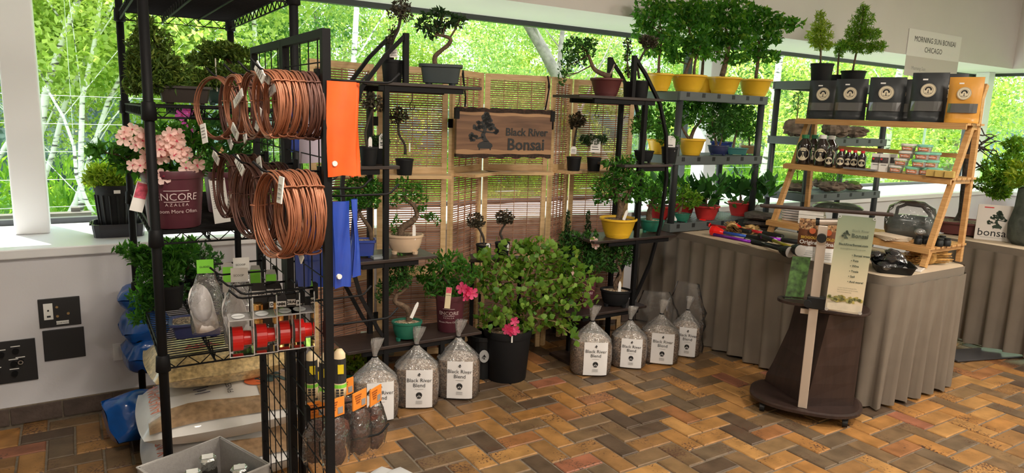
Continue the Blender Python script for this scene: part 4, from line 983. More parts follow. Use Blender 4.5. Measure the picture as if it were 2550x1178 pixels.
# hanging sign
A, B_ = PY(1136, 262, 3.40), PY(1374, 262, 3.36); sw = (B_-A).length; sz1, sz0 = A.z-.004, PY(1136, 395, 3.40).z
sgn = thing('wooden_sign', 'live-edge walnut sign reading Black River Bonsai with dark tree emblem', 'sign', ((A.x+B_.x)/2, (A.y+B_.y)/2, sz0), math.atan2(B_.y-A.y, B_.x-A.x)); shh = sz1-sz0
random.seed(4); n = 40; up_ = [shh-.006+.004*math.sin(i*1.3)+random.uniform(-.002, .002) for i in range(n+1)]; lo = [.006+.004*math.sin(i*.9+1)+random.uniform(-.002, .002) for i in range(n+1)]
walnut = woodmat('walnut', (.085, .038, .018), (.2, .1, .05), 2.2, (1.5, 10, 16), .45); sap = woodmat('walnut_sap', (.28, .15, .07), (.38, .22, .11), 2.2, (1.5, 10, 16), .45); brk = mat('live_edge_bark', (.035, .02, .014), .95, var=.5, scale=60, bump=1, bscale=70)
def strip(z0, z1, y0, y1):
    mb = MB(); xs = [-sw/2+sw*i/n for i in range(n+1)]
    return mb.poly([(x, z) for x, z in zip(xs, z0)]+[(x, z) for x, z in zip(xs[::-1], z1[::-1])], y0, y1)
f = lambda v, w=0, ph=0: [v+w*math.sin(i*.55+ph) for i in range(n+1)]
obj('slab', strip(f(.05, .003), f(shh-.045, .002, 1), -.012, .012), walnut, sgn)
obj('sapwood', strip(f(.026, .002, 2), f(.05, .003), -.012, .012), sap, sgn); obj('sapwood', strip(f(shh-.045, .002, 1), f(shh-.028, .002, 2), -.012, .012), sap, sgn)
obj('bark_edge', strip(lo, f(.026, .002, 2), -.014, .013), brk, sgn); obj('bark_edge', strip(f(shh-.028, .002, 2), up_, -.014, .013), brk, sgn)
carve = mat('sign_black', (.012, .014, .016), .6)
obj('emblem', logo_tree(shh*.6, -.0135, -.0118), carve, sgn, loc=(-sw*.225, 0, shh*.17))
text('Black River', shh*.215, sgn, (sw*.225, -.0135, shh*.46), carve, bold=.0012, depth=.0008); text('Bonsai', shh*.33, sgn, (sw*.22, -.0135, shh*.175), carve, bold=.0018, depth=.0008)
for s in (-1, 1):
    obj('bracket', MB().bbox((s*sw/2-.012, -.018, shh*.76), (s*sw/2+.014, .0, shh*.97)), BLACK, sgn)
    obj('hanging_strap', MB().tube([(s*sw*.42, -.01, shh*.99), (s*sw*.425, -.02, shh+.05), (s*sw*.445, -.02, shh+.13), (s*sw*.44, -.0, shh+.19)], .005, 6).tube([(s*sw*.44, -.0, shh+.19), (s*sw*.45, -.004, shh+.17), (s*sw*.44, -.012, shh+.12)], .003, 5), BLACK, sgn)
    obj('eye_hook', MB().ring(s*sw*.42, shh+.006, .006, .009, -.01, 12), cb, sgn)

# ================================================================== BLACK TIERED SHELVES
shelfm = woodmat('espresso_board', (.022, .014, .012), (.045, .03, .026), 3, (3, 20, 20), .4)
def etagere(label, mir, px0, tiers, yf, yb, base, apex):
    """tiers (x0,x1,z); mir +1: bow to the left"""
    t = thing('tiered_plant_shelf', label, 'shelf', (0, 0, 0))
    for x0, x1, z in tiers: obj('shelf_board', MB().bbox((x0, yf-.02, z-.016), (x1, yb+.02, z)), shelfm, t, bevel=.002)
    for y in (yf, yb):
        obj('post', MB().bbox((px0-.0125, y-.0125, .018), (px0+.0125, y+.0125, tiers[-1][2]-.017)), BLACK, t)
        ax, az = apex; s = mir
        bow = [(ax, y, az), (ax-s*.1, y, az-.1), (px0-s*.12, y, tiers[-1][2]-.03), (px0-s*.19, y, 1.42), (px0-s*.22, y, 1.15), (px0-s*.2, y, .85), (px0-s*.13, y, .6), (px0-s*.04, y, .42), (px0, y, .36)]
        obj('bow', MB().tube(bow, .0125, 4, sq=True), BLACK, t)
        obj('apex_post', MB().bbox((ax-.0125, y-.0125, tiers[-1][2]), (ax+.0125, y+.0125, az+.008)), BLACK, t)
        for x0, x1, z in tiers: obj('bearer', MB().bbox((x0+.08 if s > 0 else x0+.12, y-.01, z-.042), (x1-.1 if s > 0 else x1-.06, y+.01, z-.0165)), BLACK, t)
        x = px0+s*.32; obj('short_post', MB().bbox((x-.0125, y-.0125, .018), (x+.0125, y+.0125, tiers[0][2]-.017)), BLACK, t)
    obj('base_board', MB().bbox((base[0], yf-.025, 0), (base[1], yb+.03, .018)), shelfm, t)
    return t
EL = (1.08, 1.84, .33), (1.08, 1.56, .78), (1.08, 1.35, 1.245), (1.17, 1.80, 1.645)
etagere('black tiered plant shelf with bowed side behind the grid panel', 1, 1.285, EL, 3.19, 3.41, (1.15, 1.67), (1.385, 1.87))
ER = (2.43, 3.06, .33), (2.60, 3.28, .78), (2.8, 3.2, 1.235), (2.43, 3.08, 1.635)
etagere('black tiered plant shelf with bowed side beside the skirted table', -1, 2.95, ER, 3.19, 3.41, (2.5, 3.0), (2.84, 1.87))
def shook(x, y, z, label):
    o = obj('s_hook', MB().tube([(0, 0, .0), (0, 0, -.04), (-.012, 0, -.06), (-.012, 0, -.075), (0, 0, -.085), (.012, 0, -.078), (.014, 0, -.066)], .0022, 6), BLACK, loc=(x, y, z)); tag(o, label, 'hook', 'hooks under the tiered shelves')
shook(1.42, 3.19, 1.602, 'black hook under the top of the left tiered shelf'); shook(1.68, 3.19, 1.602, 'black hook nearest the wooden sign under the left tiered shelf')
shook(2.58, 3.19, 1.592, 'black hook, left of two under the right tiered shelf'); shook(2.78, 3.19, 1.592, 'black hook, right of two under the right tiered shelf')

random.seed(31)
def on(x, y, z, dy=.06):
    p = PZ(x, y, z); return p
def at(x, Y, z):
    """stand on height z at distance Y, on the upright line of pixel column x"""
    d = ray(x, 400); d2 = ray(x, 401); p = PY(x, 400, Y)
    for _ in range(6):
        q = proj((p.x, Y, z)); p.x += (x-q[0])*mpp(p)
    return Vector((p.x, Y, z))
# --- left shelf, top
plant('potted_topiary', 'small round-headed serissa with twisted trunk in a black pot on the left top shelf', at(977, 3.26, 1.646), ('nursery', 56, 54, 'black'), [[(977, 150, 5), (975, 110, 4), (992, 70, 4), (1000, 30, 3)]],
      [(1000, 18, 26, 22), (985, 35, 20, 18), (1010, 40, 16, 16), (978, 80, 12, 16), (972, 100, 10, 12)], LBR, .016, .5, .6, tags=[(980, 143, 19, 21, 3, -26)], bark=BARKD, up=.2)
plant('bonsai_tree', 'large-leaved bonsai with curving trunk in a slate rectangular pot', at(1097, 3.28, 1.646), ('rect', 108, 50, 'slate'), [[(1084, 165, 6), (1083, 142, 6), (1100, 125, 5), (1116, 112, 5), (1122, 98, 5), (1108, 90, 4), (1092, 88, 3)]],
      [(1052, 62, 22, 16), (1078, 45, 28, 16), (1085, 68, 30, 18), (1112, 52, 30, 20), (1140, 55, 22, 14), (1075, 88, 18, 12), (1100, 32, 22, 12), (1150, 46, 14, 8)], LD, .03, .5, .5, soil=GRAVEL)
# second level and screen shelf
plant('potted_topiary', 'dark round-headed shrub in a black pot behind the orange pouch', at(918, 3.22, 1.246), ('nursery', 46, 46, 'black'), [[(918, 380, 4), (910, 330, 3), (925, 280, 3), (930, 260, 2)]], [(925, 248, 24, 18), (940, 262, 20, 16), (915, 262, 16, 14)], LBR, .015, .5, .6, tags=[(922, 372, 9, 30, 1, -20)], bark=BARKD)
plant('potted_shrub', 'low needle-leaved shrub with picture tag beside the left shelf post', at(948, 3.32, 1.246), ('nursery', 44, 42, 'black'), [[(948, 380, 3), (948, 360, 2)]], [(945, 350, 22, 16), (930, 355, 14, 14), (960, 352, 12, 12)], LD, .016, .25, 1, tags=[(955, 370, 22, 36, 2, -23)])
plant('potted_topiary', 'ball-headed topiary with zigzag stem on the screen shelf left of the sign', at(1007, 3.49, 1.169), ('nursery', 46, 40, 'black'), [[(1009, 385, 4), (1008, 360, 3), (994, 335, 3), (992, 305, 3)]], [(993, 285, 23, 19), (985, 295, 14, 12), (1004, 292, 14, 12)], LBR, .016, .5, .7, tags=[(1020, 378, 4, 22, 0, -20)], bark=BARKD)
# third level
plant('bonsai_tree', 'fork-trunked bonsai with broad crown in a cobalt blue pot', at(902, 3.29, .781), ('rect', 68, 44, 'blue'), [[(885, 600, 6), (880, 565, 6), (890, 540, 5), (900, 515, 4)], [(926, 600, 5), (922, 572, 5), (908, 550, 5), (895, 530, 4)]],
      [(860, 485, 30, 22), (895, 465, 38, 24), (935, 470, 28, 22), (880, 505, 35, 18), (920, 500, 30, 18)], LM, .017, .55, .8, soil=GRAVEL)
plant('bonsai_tree', 'airy twisting bonsai in a cream oval pot', at(1008, 3.29, .781), ('oval', 92, 48, 'cream'), [[(1000, 595, 9), (1000, 570, 9), (1025, 552, 8), (1038, 535, 6), (1030, 512, 5), (1010, 495, 4), (1005, 470, 3)]],
      [(1005, 455, 24, 14), (1035, 470, 26, 16), (1010, 490, 28, 16), (1050, 495, 20, 14), (1070, 540, 22, 10), (1050, 520, 16, 10), (985, 560, 14, 24), (1085, 552, 12, 10), (985, 500, 16, 14)], LM, .017, .55, .45, soil=SOIL, tags=[(1031, 598, 8, 38, 0, -26)])
obj_ = obj('grey_slate_tile', MB().box((0, 0, .006), (.07, .05, .012)), mat('slate_tile', (.25, .28, .3), .5), loc=at(943, 3.22, .781)); tag(obj_, 'small grey slate tile on the shelf between the blue and cream pots', 'tile')
# fourth level
plant('bonsai_tree', 'crooked-trunk bonsai in a studded green bowl on the low left shelf', at(1013, 3.23, .331), ('oval', 76, 48, 'green'), [[(1018, 805, 8), (1018, 775, 8), (1000, 760, 7), (984, 752, 6), (988, 735, 5), (1008, 718, 5), (1010, 695, 4)]],
      [(985, 680, 32, 20), (1015, 670, 28, 18), (960, 715, 24, 20), (985, 705, 28, 18), (1010, 700, 20, 16), (945, 740, 12, 14), (1000, 650, 24, 16)], LG, .016, .55, .6, soil=GRAVEL, tags=[(1024, 792, 8, 42, 0, -18, .4)])
t, F = plant('potted_azalea', 'glossy azalea with hot pink blooms in a burgundy pot on the low left shelf', at(1120, 3.28, .331), ('nursery', 76, 92, 'burg'), [[(1120, 745, 4), (1110, 700, 3), (1090, 670, 2)], [(1122, 745, 4), (1150, 690, 3)]],
      [(1080, 690, 36, 30), (1110, 650, 45, 26), (1150, 680, 40, 36), (1095, 720, 40, 26), (1140, 720, 36, 24), (1060, 700, 22, 18)], LM, .034, .38, .6)
potprint(t, 76*F.m, 92*F.m, -.1)
for x, y in ((1152, 718), (1166, 722), (1175, 730), (1160, 735)): flower(t, F(x, y, -.13), 16*F.m, HOT, (random.uniform(-.4, .4), random.uniform(0, 6), random.uniform(-.6, .6)))
k = obj('care_tag', MB().box((0, 0, 0), (.03, .002, .115)), mat('tag_cream', (.7, .6, .4), .6), t, loc=F(1116, 742, -.14), rot=(0, .08, 0)); obj('tag_photo', MB().box((0, -.0015, .042), (.028, .001, .03)), mat('tag_pink', (.6, .1, .16), .5, var=.5, scale=70), k); text('ENCORE', .007, k, (0, -.0016, .012), INK)
# pots behind the bougainvillea on a low stand
sp = at(1228, 3.42, 0); ps = thing('plant_stand', 'low black plant stand hidden behind the bougainvillea', 'stand', sp, face(sp))
obj('stand_top', MB().bbox((-.16, -.07, .66), (.16, .07, .68)), shelfm, ps)
for x in (-.14, .14):
    for y in (-.055, .055): obj('leg', MB().bbox((x-.01, y-.01, 0), (x+.01, y+.01, .66)), BLACK, ps)
for (cx, lab, by) in ((1203, 'ball topiary with crooked stem behind the bougainvillea, left of two', (1185, 548)), (1250, 'ball topiary with straight stem behind the bougainvillea, right of two', (1257, 540))):
    plant('potted_topiary', lab, at(cx, 3.42, .681), ('nursery', 38, 36, 'black'), [[(cx, 632, 3), (cx+2, 600, 3), (cx-4, 580, 3), (by[0], 560, 2)]], [(by[0], by[1], 22, 17), (by[0]-8, by[1]+10, 14, 10), (by[0]+9, by[1]+8, 14, 10)], LBR, .016, .5, .8, tags=[(cx+12, 624, 10, 18, 2, -14)], bark=BARKD)
# --- bougainvillea in the big black pot
bp = PZ(1290, 957, 0); bp = Vector((bp.x, bp.y+.13, 0))
BL = leafmat('bougainvillea_leaf', (.06, .17, .02), (.2, .36, .05), .45, c2=(.34, .44, .08))
t, F = plant('potted_bougainvillea', 'sprawling bougainvillea with pink bracts in a large black tub on the floor', bp, ('nursery', 122, 128, 'black'), [[(1290, 850, 5), (1275, 780, 4), (1240, 690, 3)], [(1295, 850, 5), (1320, 760, 4), (1340, 660, 3)], [(1300, 850, 4), (1370, 770, 3), (1430, 720, 2)]],
      [(1240, 680, 50, 40), (1290, 640, 60, 40), (1350, 650, 60, 45), (1300, 720, 75, 50), (1380, 720, 65, 50), (1240, 760, 50, 40), (1320, 790, 60, 40), (1400, 790, 45, 40), (1440, 690, 40, 35), (1280, 830, 45, 22), (1200, 690, 30, 34), (1215, 640, 30, 24), (1330, 610, 50, 18), (1400, 640, 45, 30), (1430, 740, 40, 30), (1210, 800, 30, 24)], BL, .036, .7, .4, up=.1, fdepth=.6)
# trailing canes and their single leaves
lm = MB().add([(0, 0, 0), (.5, 0, .18), (.62, .05, .5), (.3, .1, .85), (0, .14, 1.1), (-.3, .1, .85), (-.62, .05, .5), (-.5, 0, .18), (0, -.06, .5)], [(0, 1, 8), (1, 2, 8), (2, 3, 8), (3, 4, 8), (4, 5, 8), (5, 6, 8), (6, 7, 8), (7, 0, 8)])
lme = lm.mesh('leaf', True)
def objleaf(name, c0, c1):
    m, tt_, b = nt(name); oi = N(tt_, 'ShaderNodeObjectInfo'); r = ramp(tt_, [(0, c0), (1, c1)], oi.outputs['Random']); tt_.links.new(r.outputs[0], b.inputs[0]); b.inputs['Roughness'].default_value = .45
    tr = N(tt_, 'ShaderNodeBsdfTranslucent'); tt_.links.new(r.outputs[0], tr.inputs[0]); mx = N(tt_, 'ShaderNodeMixShader'); mx.inputs[0].default_value = .4
    tt_.links.new(b.outputs[0], mx.inputs[1]); tt_.links.new(tr.outputs[0], mx.inputs[2]); tt_.links.new(mx.outputs[0], tt_.nodes['Material Output'].inputs[0]); return m
lme.materials.append(objleaf('bougainvillea_big_leaf', (.08, .22, .025), (.27, .46, .07)))
canes = [[(1330, 760), (1400, 720), (1470, 695), (1500, 700)], [(1320, 790), (1380, 800), (1420, 830), (1445, 850)], [(1270, 800), (1245, 740), (1235, 690), (1260, 640)], [(1260, 820), (1240, 800), (1235, 790)], [(1300, 720), (1330, 640), (1360, 610), (1385, 600)], [(1350, 700), (1430, 690), (1480, 725)], [(1280, 700), (1215, 640), (1180, 640)], [(1350, 760), (1440, 760), (1480, 745)], [(1300, 650), (1290, 610), (1270, 600)]]
for c in canes:
    obj('cane', MB().tube([F(x, y, -.04-.03*i) for i, (x, y) in enumerate(c)], [.003-.0005*i for i in range(len(c))], 5), mat('cane_brown', (.28, .2, .1), .7), t)
    for i in range(len(c)-1):
        for k in range(5):
            u = (k+random.random())/5; x = c[i][0]+(c[i+1][0]-c[i][0])*u+random.uniform(-12, 12); y = c[i][1]+(c[i+1][1]-c[i][1])*u+random.uniform(-10, 10)
            link('leaf', lme, None, t, loc=F(x, y, -.06-.03*i+random.uniform(-.03, .01)), rot=(random.uniform(-.6, 1.0)+PI*(random.random() < .5)*0, random.uniform(-2.6, 2.6), random.uniform(-.8, .8)), scale=11*F.m*random.uniform(.7, 1.5))
for i in range(130):
    x, y = random.gauss(1320, 85), random.gauss(705, 68)
    if 1190 < x < 1490 and 590 < y < 850: link('leaf', lme, None, t, loc=F(x, y, -.13+random.uniform(-.05, .03)), rot=(random.uniform(-.6, 1), random.uniform(-3, 3), random.uniform(-.8, .8)), scale=10*F.m*random.uniform(.6, 1.4))
for x, y in ((1262, 822), (1272, 826), (1281, 800), (1268, 815), (1284, 823)): flower(t, F(x, y, -.15), 12*F.m, HOT, (random.uniform(-.4, .4), random.uniform(0, 6), random.uniform(-.5, .5)), False)
obj('plant_tag', MB().box((0, 0, 0), (.008, .001, .04)), PAPER, t, loc=F(1275, 845, -.15))
# black tub with a round emblem
eb = at(1200, 3.34, 0); t = thing('emblem_tub', 'black plastic tub with round grey emblem left of the bougainvillea pot', 'tub', eb, face(eb)); m = mpp(eb)
obj('tub_body', MB().lathe([(0, 0), (32*m, 0), (38*m, 96*m), (40*m, 98*m), (40*m, 108*m), (36*m, 108*m), (34*m, 20*m), (0, 20*m)], 28), BLKPL, t, smooth=False)
k = obj('emblem', MB().disc(0, 0, 12*m, 16*m, y0=-.002, y1=0, n=20), mat('emblem_grey', (.4, .4, .4), .5), t, loc=(4*m, -38*m, 62*m)); obj('print', logo_tree(10*m, -.003, -.0021), INK, k, loc=(0, 0, -8*m))

# --- right shelf
t, F = plant('bonsai_tree', 'cascading bonsai sweeping left in an oxblood bowl', at(1508, 3.30, 1.636), ('bowl', 82, 44, 'oxblood'), [[(1520, 190, 7), (1500, 184, 6), (1480, 172, 5), (1470, 150, 4), (1460, 125, 3)]],
      [(1440, 108, 34, 16), (1465, 125, 22, 18), (1420, 130, 26, 20), (1440, 150, 26, 18), (1408, 165, 18, 22), (1400, 195, 12, 18), (1475, 105, 18, 10)], LG, .017, .6, .55, soil=GRAVEL)
obj('dead_branch', MB().tube([F(1518, 188), F(1526, 172), F(1530, 160)], [.006, .005, .003], 6), mat('dead_wood', (.4, .34, .28), .8), t)
plant('potted_topiary', 'bronze ball-headed topiary in a black pot at the end of the right top shelf', at(1594, 3.24, 1.636), ('nursery', 42, 42, 'black'), [[(1592, 196, 3), (1588, 165, 3), (1596, 145, 3), (1606, 125, 2)]], [(1616, 103, 24, 15), (1602, 100, 14, 12), (1628, 110, 12, 10)], LBR, .015, .5, .9, tags=[(1607, 190, 9, 20, 2, -10)], bark=BARKD)
plant('potted_topiary', 'slim green spiral shrub in a black pot behind the right shelf apex', at(1567, 3.37, 1.636), ('nursery', 36, 40, 'black'), [[(1566, 195, 3), (1562, 150, 2), (1564, 110, 2)]], [(1562, 108, 10, 14), (1568, 125, 8, 10), (1560, 140, 9, 12), (1566, 175, 12, 12)], LD, .014, .5, .8)
plant('potted_topiary', 'ball-headed topiary with white tag on the screen shelf right of the sign', at(1428, 3.56, 1.169), ('nursery', 38, 34, 'black'), [[(1429, 382, 3), (1431, 350, 3), (1436, 320, 2)]], [(1438, 298, 22, 18), (1430, 305, 14, 11), (1447, 304, 13, 11)], LBR, .016, .5, .8, tags=[(1428, 383, 14, 18, 3, -12)], bark=BARKD)
plant('potted_shrub', 'low spreading shrub with green picture tag on the screen shelf', at(1478, 3.50, 1.169), ('nursery', 37, 34, 'black'), [[(1478, 382, 3), (1478, 362, 2)]], [(1475, 350, 26, 14), (1455, 348, 14, 12), (1500, 348, 14, 11)], LD, .016, .3, .9, tags=[(1482, 380, 24, 34, 2, -12)])
plant('bonsai_tree', 'small upright bonsai in a dark oval pot behind the right shelf post', at(1602, 3.32, 1.236), ('oval', 50, 30, 'black'), [[(1600, 390, 4), (1602, 365, 4), (1608, 340, 3), (1600, 315, 2)]], [(1600, 300, 28, 22), (1585, 320, 16, 16), (1618, 315, 20, 18), (1608, 280, 18, 12)], LM, .018, .5, .6)
plant('potted_shrub', 'needle-leaved shrub with green picture tag at the right end of the second shelf', at(1665, 3.26, 1.236), ('nursery', 42, 40, 'black'), [[(1665, 380, 3), (1662, 350, 2)]], [(1655, 345, 20, 18), (1675, 350, 16, 16), (1648, 325, 14, 14)], LM, .018, .25, 1, tags=[(1668, 377, 24, 38, 2, -15)])
plant('bonsai_tree', 'leafy maple bonsai with wide crown in a yellow bowl on the right shelf', at(1537, 3.25, .781), ('bowl', 94, 48, 'yellow'), [[(1540, 548, 8), (1545, 515, 7), (1535, 480, 5), (1525, 445, 3)], [(1546, 520, 5), (1570, 475, 4), (1590, 440, 2)]],
      [(1510, 465, 36, 26), (1550, 440, 42, 26), (1530, 410, 30, 18), (1585, 450, 36, 26), (1555, 485, 44, 22), (1500, 495, 26, 14), (1600, 480, 22, 20), (1565, 400, 22, 14)], LM, .03, .42, .6, tags=[(1553, 548, 7, 26, 0, -18, .3)], droop=.6)
plant('bonsai_tree', 'thick-rooted little ficus in a green pot at the right end of the third shelf', at(1622, 3.30, .781), ('oval', 62, 32, 'green'), [[(1618, 555, 8), (1616, 535, 7), (1620, 515, 5), (1625, 495, 3)]], [(1610, 490, 28, 18), (1640, 485, 28, 20), (1625, 465, 28, 16), (1640, 515, 18, 14)], LM, .028, .45, .5, soil=GRAVEL)
plant('bonsai_tree', 'slender bonsai in a black oval pot on the low right shelf', at(1531, 3.26, .331), ('oval', 78, 42, 'black'), [[(1535, 730, 5), (1532, 705, 5), (1545, 685, 4), (1538, 655, 3), (1535, 625, 2)]], [(1535, 610, 32, 18), (1515, 635, 28, 18), (1555, 640, 26, 20), (1520, 665, 26, 14), (1560, 615, 18, 14), (1535, 590, 20, 10)], LG, .018, .5, .7, soil=GRAVEL, tags=[(1542, 735, 7, 34, 0, -16)])
t, F = plant('potted_azalea', 'azalea with a pale pink bloom in a burgundy pot on the low right shelf', at(1457, 3.32, .331), ('nursery', 50, 74, 'burg'), [[(1457, 700, 3), (1450, 660, 3), (1440, 620, 2)]], [(1425, 600, 36, 22), (1465, 600, 36, 24), (1445, 640, 45, 28), (1490, 620, 26, 22), (1480, 655, 28, 22), (1405, 620, 22, 18)], LG, .03, .36, .7)
potprint(t, 50*F.m, 74*F.m, .1)
for x, y in ((1478, 600), (1484, 610), (1434, 680), (1428, 674)): flower(t, F(x, y, -.12), 11*F.m, PINK, (random.uniform(-.4, .4), random.uniform(0, 6), random.uniform(-.5, .5)))
for i, x in enumerate((1412, 1462)):
    plant('dwarf_cypress', ['tiny dark cypress spire, left of two behind the pale azalea', 'tiny dark cypress spire, right of two behind the pale azalea'][i], at(x, 3.39, .331), ('nursery', 34, 34, 'black'), [[(x, 745, 2.5), (x, 650, 2), (x+2, 540, 1.5)]], [(x+2, 540, 5, 18), (x+2, 565, 8, 16), (x, 590, 11, 16), (x+1, 625, 12, 20), (x, 665, 13, 22), (x, 705, 13, 18)], LD, .016, .35, 1.2, twigs=False)
# maple seedling and pale sack by the grid panel
plant('potted_maple', 'lime green maple seedling in a green pot behind the coir bags', PZ(885, 985, 0)+Vector((0.02, .1, 0)), ('bowl', 92, 52, 'green'), [[(885, 945, 3), (880, 905, 2)]], [(865, 900, 28, 28), (890, 885, 34, 24), (905, 910, 28, 22), (875, 930, 30, 18), (850, 875, 18, 14)], LY, .026, .4, .6)
ss = PZ(925, 935, 0); o = obj('cloth_sack', pillow(.2, .14, .1, wob=.06), mat('cloth_pale', (.45, .5, .42), .8, var=.08, scale=20), smooth=True, loc=(ss.x+.0, ss.y-.09, .22), rot=(1.2, .1, -.2)); tag(o, 'pale grey-green cloth sack standing behind the maple seedling', 'sack')

# ================================================================== SOIL BAGS
bfilm = film('soil_bag_film', (.95, .94, .93), .18, .12, .07, 1.0, bs=18); gfilm = film('gathered_film', (.95, .94, .93), .3, .14, .2, 1.0, bs=30); labelm = mat('bag_label', (.8, .79, .8), .55, bump=.25, bscale=10)
def soilbag(x, y, wpx, hpx, yaw, label, txt=True, s=1):
    p = PZ(x, y, 0); m = mpp(p); w = wpx*m; H = hpx*m; p = Vector((p.x, p.y+w*.33, 0)); t = thing('soil_bag', label, 'soil bag', p, face(p)+yaw, 'clear bags of soil blend'); random.seed(int(x)); r = w/2; dy = .72
    obj('soil_fill', MB().lathe([(0, .004), (r*.82, .004), (r*.95, H*.06), (r*.985, H*.25), (r*.97, H*.42), (r*.84, H*.5), (r*.55, H*.555), (r*.2, H*.58), (0, H*.585)], 30, sy=dy, p=3.4), BLEND, t, smooth=True)
    mb = MB(); n = 40; prof = [(.84, .0), (.97, .05), (1.0, .25), (.99, .42), (.92, .51), (.7, .59), (.42, .665), (.18, .735), (.085, .775), (.1, .81), (.17, .88), (.23, .95), (.24, 1.0)]; vs = []
    for j, (a, z) in enumerate(prof):
        q = 3.4 if j < 5 else 2; pl = 0 if j < 4 else .1*min(1, (j-3)/3)
        for k in range(n):
            g = 2*PI*k/n; c, s_ = math.cos(g), math.sin(g); e = (abs(c)**q+abs(s_)**q)**(-1/q); rr = r*a*e*(1+pl*math.sin(g*11+.5*j)+(.1*math.sin(g*5) if j > 9 else 0))
            vs.append((rr*c+(.02*(j-9)*w if j > 9 else 0), rr*s_*(dy if j < 10 else .5), H*z+.002))
    q = lambda a, b: [(j*n+k, j*n+(k+1) % n, (j+1)*n+(k+1) % n, (j+1)*n+k) for j in range(a, b) for k in range(n)]
    obj('bag_film', MB().add(vs[:5*n], q(0, 4)), bfilm, t, smooth=True); obj('gathered_top', MB().add(vs[4*n:], [tuple(i-4*n for i in f) for f in q(4, len(prof)-1)]), gfilm, t, smooth=True)
    obj('tie', MB().lathe([(r*.1, H*.765), (r*.115, H*.775), (r*.1, H*.787)], 12, sy=dy), BLACK, t)
    if txt:
        lw, z0, z1 = w*.56, H*.03, H*.52; L = MB(); k = 8
        def yy(x_, z_): 
            a = .985 if .1 < z_/H < .45 else .95; return -r*dy*a*max(.02, (1-min(.999, abs(x_/r/a))**3.4))**(1/3.4)-.004-(.0)
        vs = [(-lw/2+lw*i/k+w*.08, yy(-lw/2+lw*i/k+w*.08, z0+(z1-z0)*j/4), z0+(z1-z0)*j/4) for j in range(5) for i in range(k+1)]
        lb = obj('paper_label', L.add(vs, [(j*(k+1)+i, j*(k+1)+i+1, (j+1)*(k+1)+i+1, (j+1)*(k+1)+i) for j in range(4) for i in range(k)]), labelm, t, smooth=True)
        yf = yy(w*.08, H*.3)-.002; cx = w*.08
        text('Black River', H*.068, lb, (cx, yf, H*.37), INK); text('Blend', H*.068, lb, (cx, yf, H*.305), INK)
        obj('emblem', logo_tree(H*.035, yf, yf-.0008), INK, lb, loc=(cx, 0, H*.445))
        g = MB().ring(0, 0, H*.028, H*.038, yf)
        for q in range(7): a = PI*q/6; g.disc(H*.02*math.cos(a), H*.018*math.sin(a)*.9, H*.011, y0=yf, y1=yf-.0006, n=8)
        g.poly([(-H*.005, -H*.03), (H*.005, -H*.03), (H*.004, 0), (-H*.004, 0)], yf-.0006, yf); g.poly([(-H*.025, -H*.044), (H*.02, -H*.044), (H*.025, -H*.037), (-H*.02, -H*.037)], yf-.0006, yf)
        obj('tree_mark', g, INK, lb, loc=(cx, 0, H*.2)); fine = MB()
        for q in range(3): fine.bbox((cx-H*.04, yf-.0004, H*(.09+.016*q)), (cx+H*.04, yf, H*(.094+.016*q)))
        obj('rule_line', MB().bbox((cx-H*.05, yf-.0004, H*.275), (cx+H*.05, yf, H*.278)), mat('grey_ink', (.3, .3, .3), .7), lb); obj('fine_print', fine, mat('grey_ink', (.3, .3, .3), .7), lb)
soilbag(948, 1052, 118, 205, .1, 'clear bag of soil blend leftmost, beside the maple seedling')
soilbag(1052, 1018, 116, 200, -.05, 'clear bag of soil blend, middle of the three on the left')
soilbag(1156, 995, 112, 196, -.1, 'clear bag of soil blend beside the big black tub, on its left')
soilbag(1490, 937, 105, 172, .12, 'clear bag of soil blend in front of the right shelf base, under the trailing cane')
soilbag(1583, 918, 92, 152, .0, 'clear bag of soil blend second from left on the right')
soilbag(1662, 908, 98, 158, .0, 'clear bag of soil blend third from left on the right')
soilbag(1722, 890, 74, 150, -.05, 'clear bag of soil blend at the far right, tucked against the table skirt')
plp = PZ(1690, 880, 0)
def polybag(label, x, y, wpx, hpx, yaw, Y):
    p = at(x, Y, 0); m = mpp(p); o = obj('empty_poly_bag', bagfilm(wpx*m, hpx*m, .08, int(x)), film('poly_bag', (.97, .97, .98), .12, .08, .03, .7, bs=10), smooth=True, loc=(p.x, p.y, hpx*m+.005), rot=(0, 0, face(p)+yaw)); tag(o, label, 'plastic bag', 'large clear poly bags')
polybag('large open clear plastic bag behind the right soil bags, left of two', 1625, 830, 120, 150, .1, 3.2); polybag('large clear plastic bag standing against the table skirt', 1700, 830, 100, 170, -.3, 3.12)

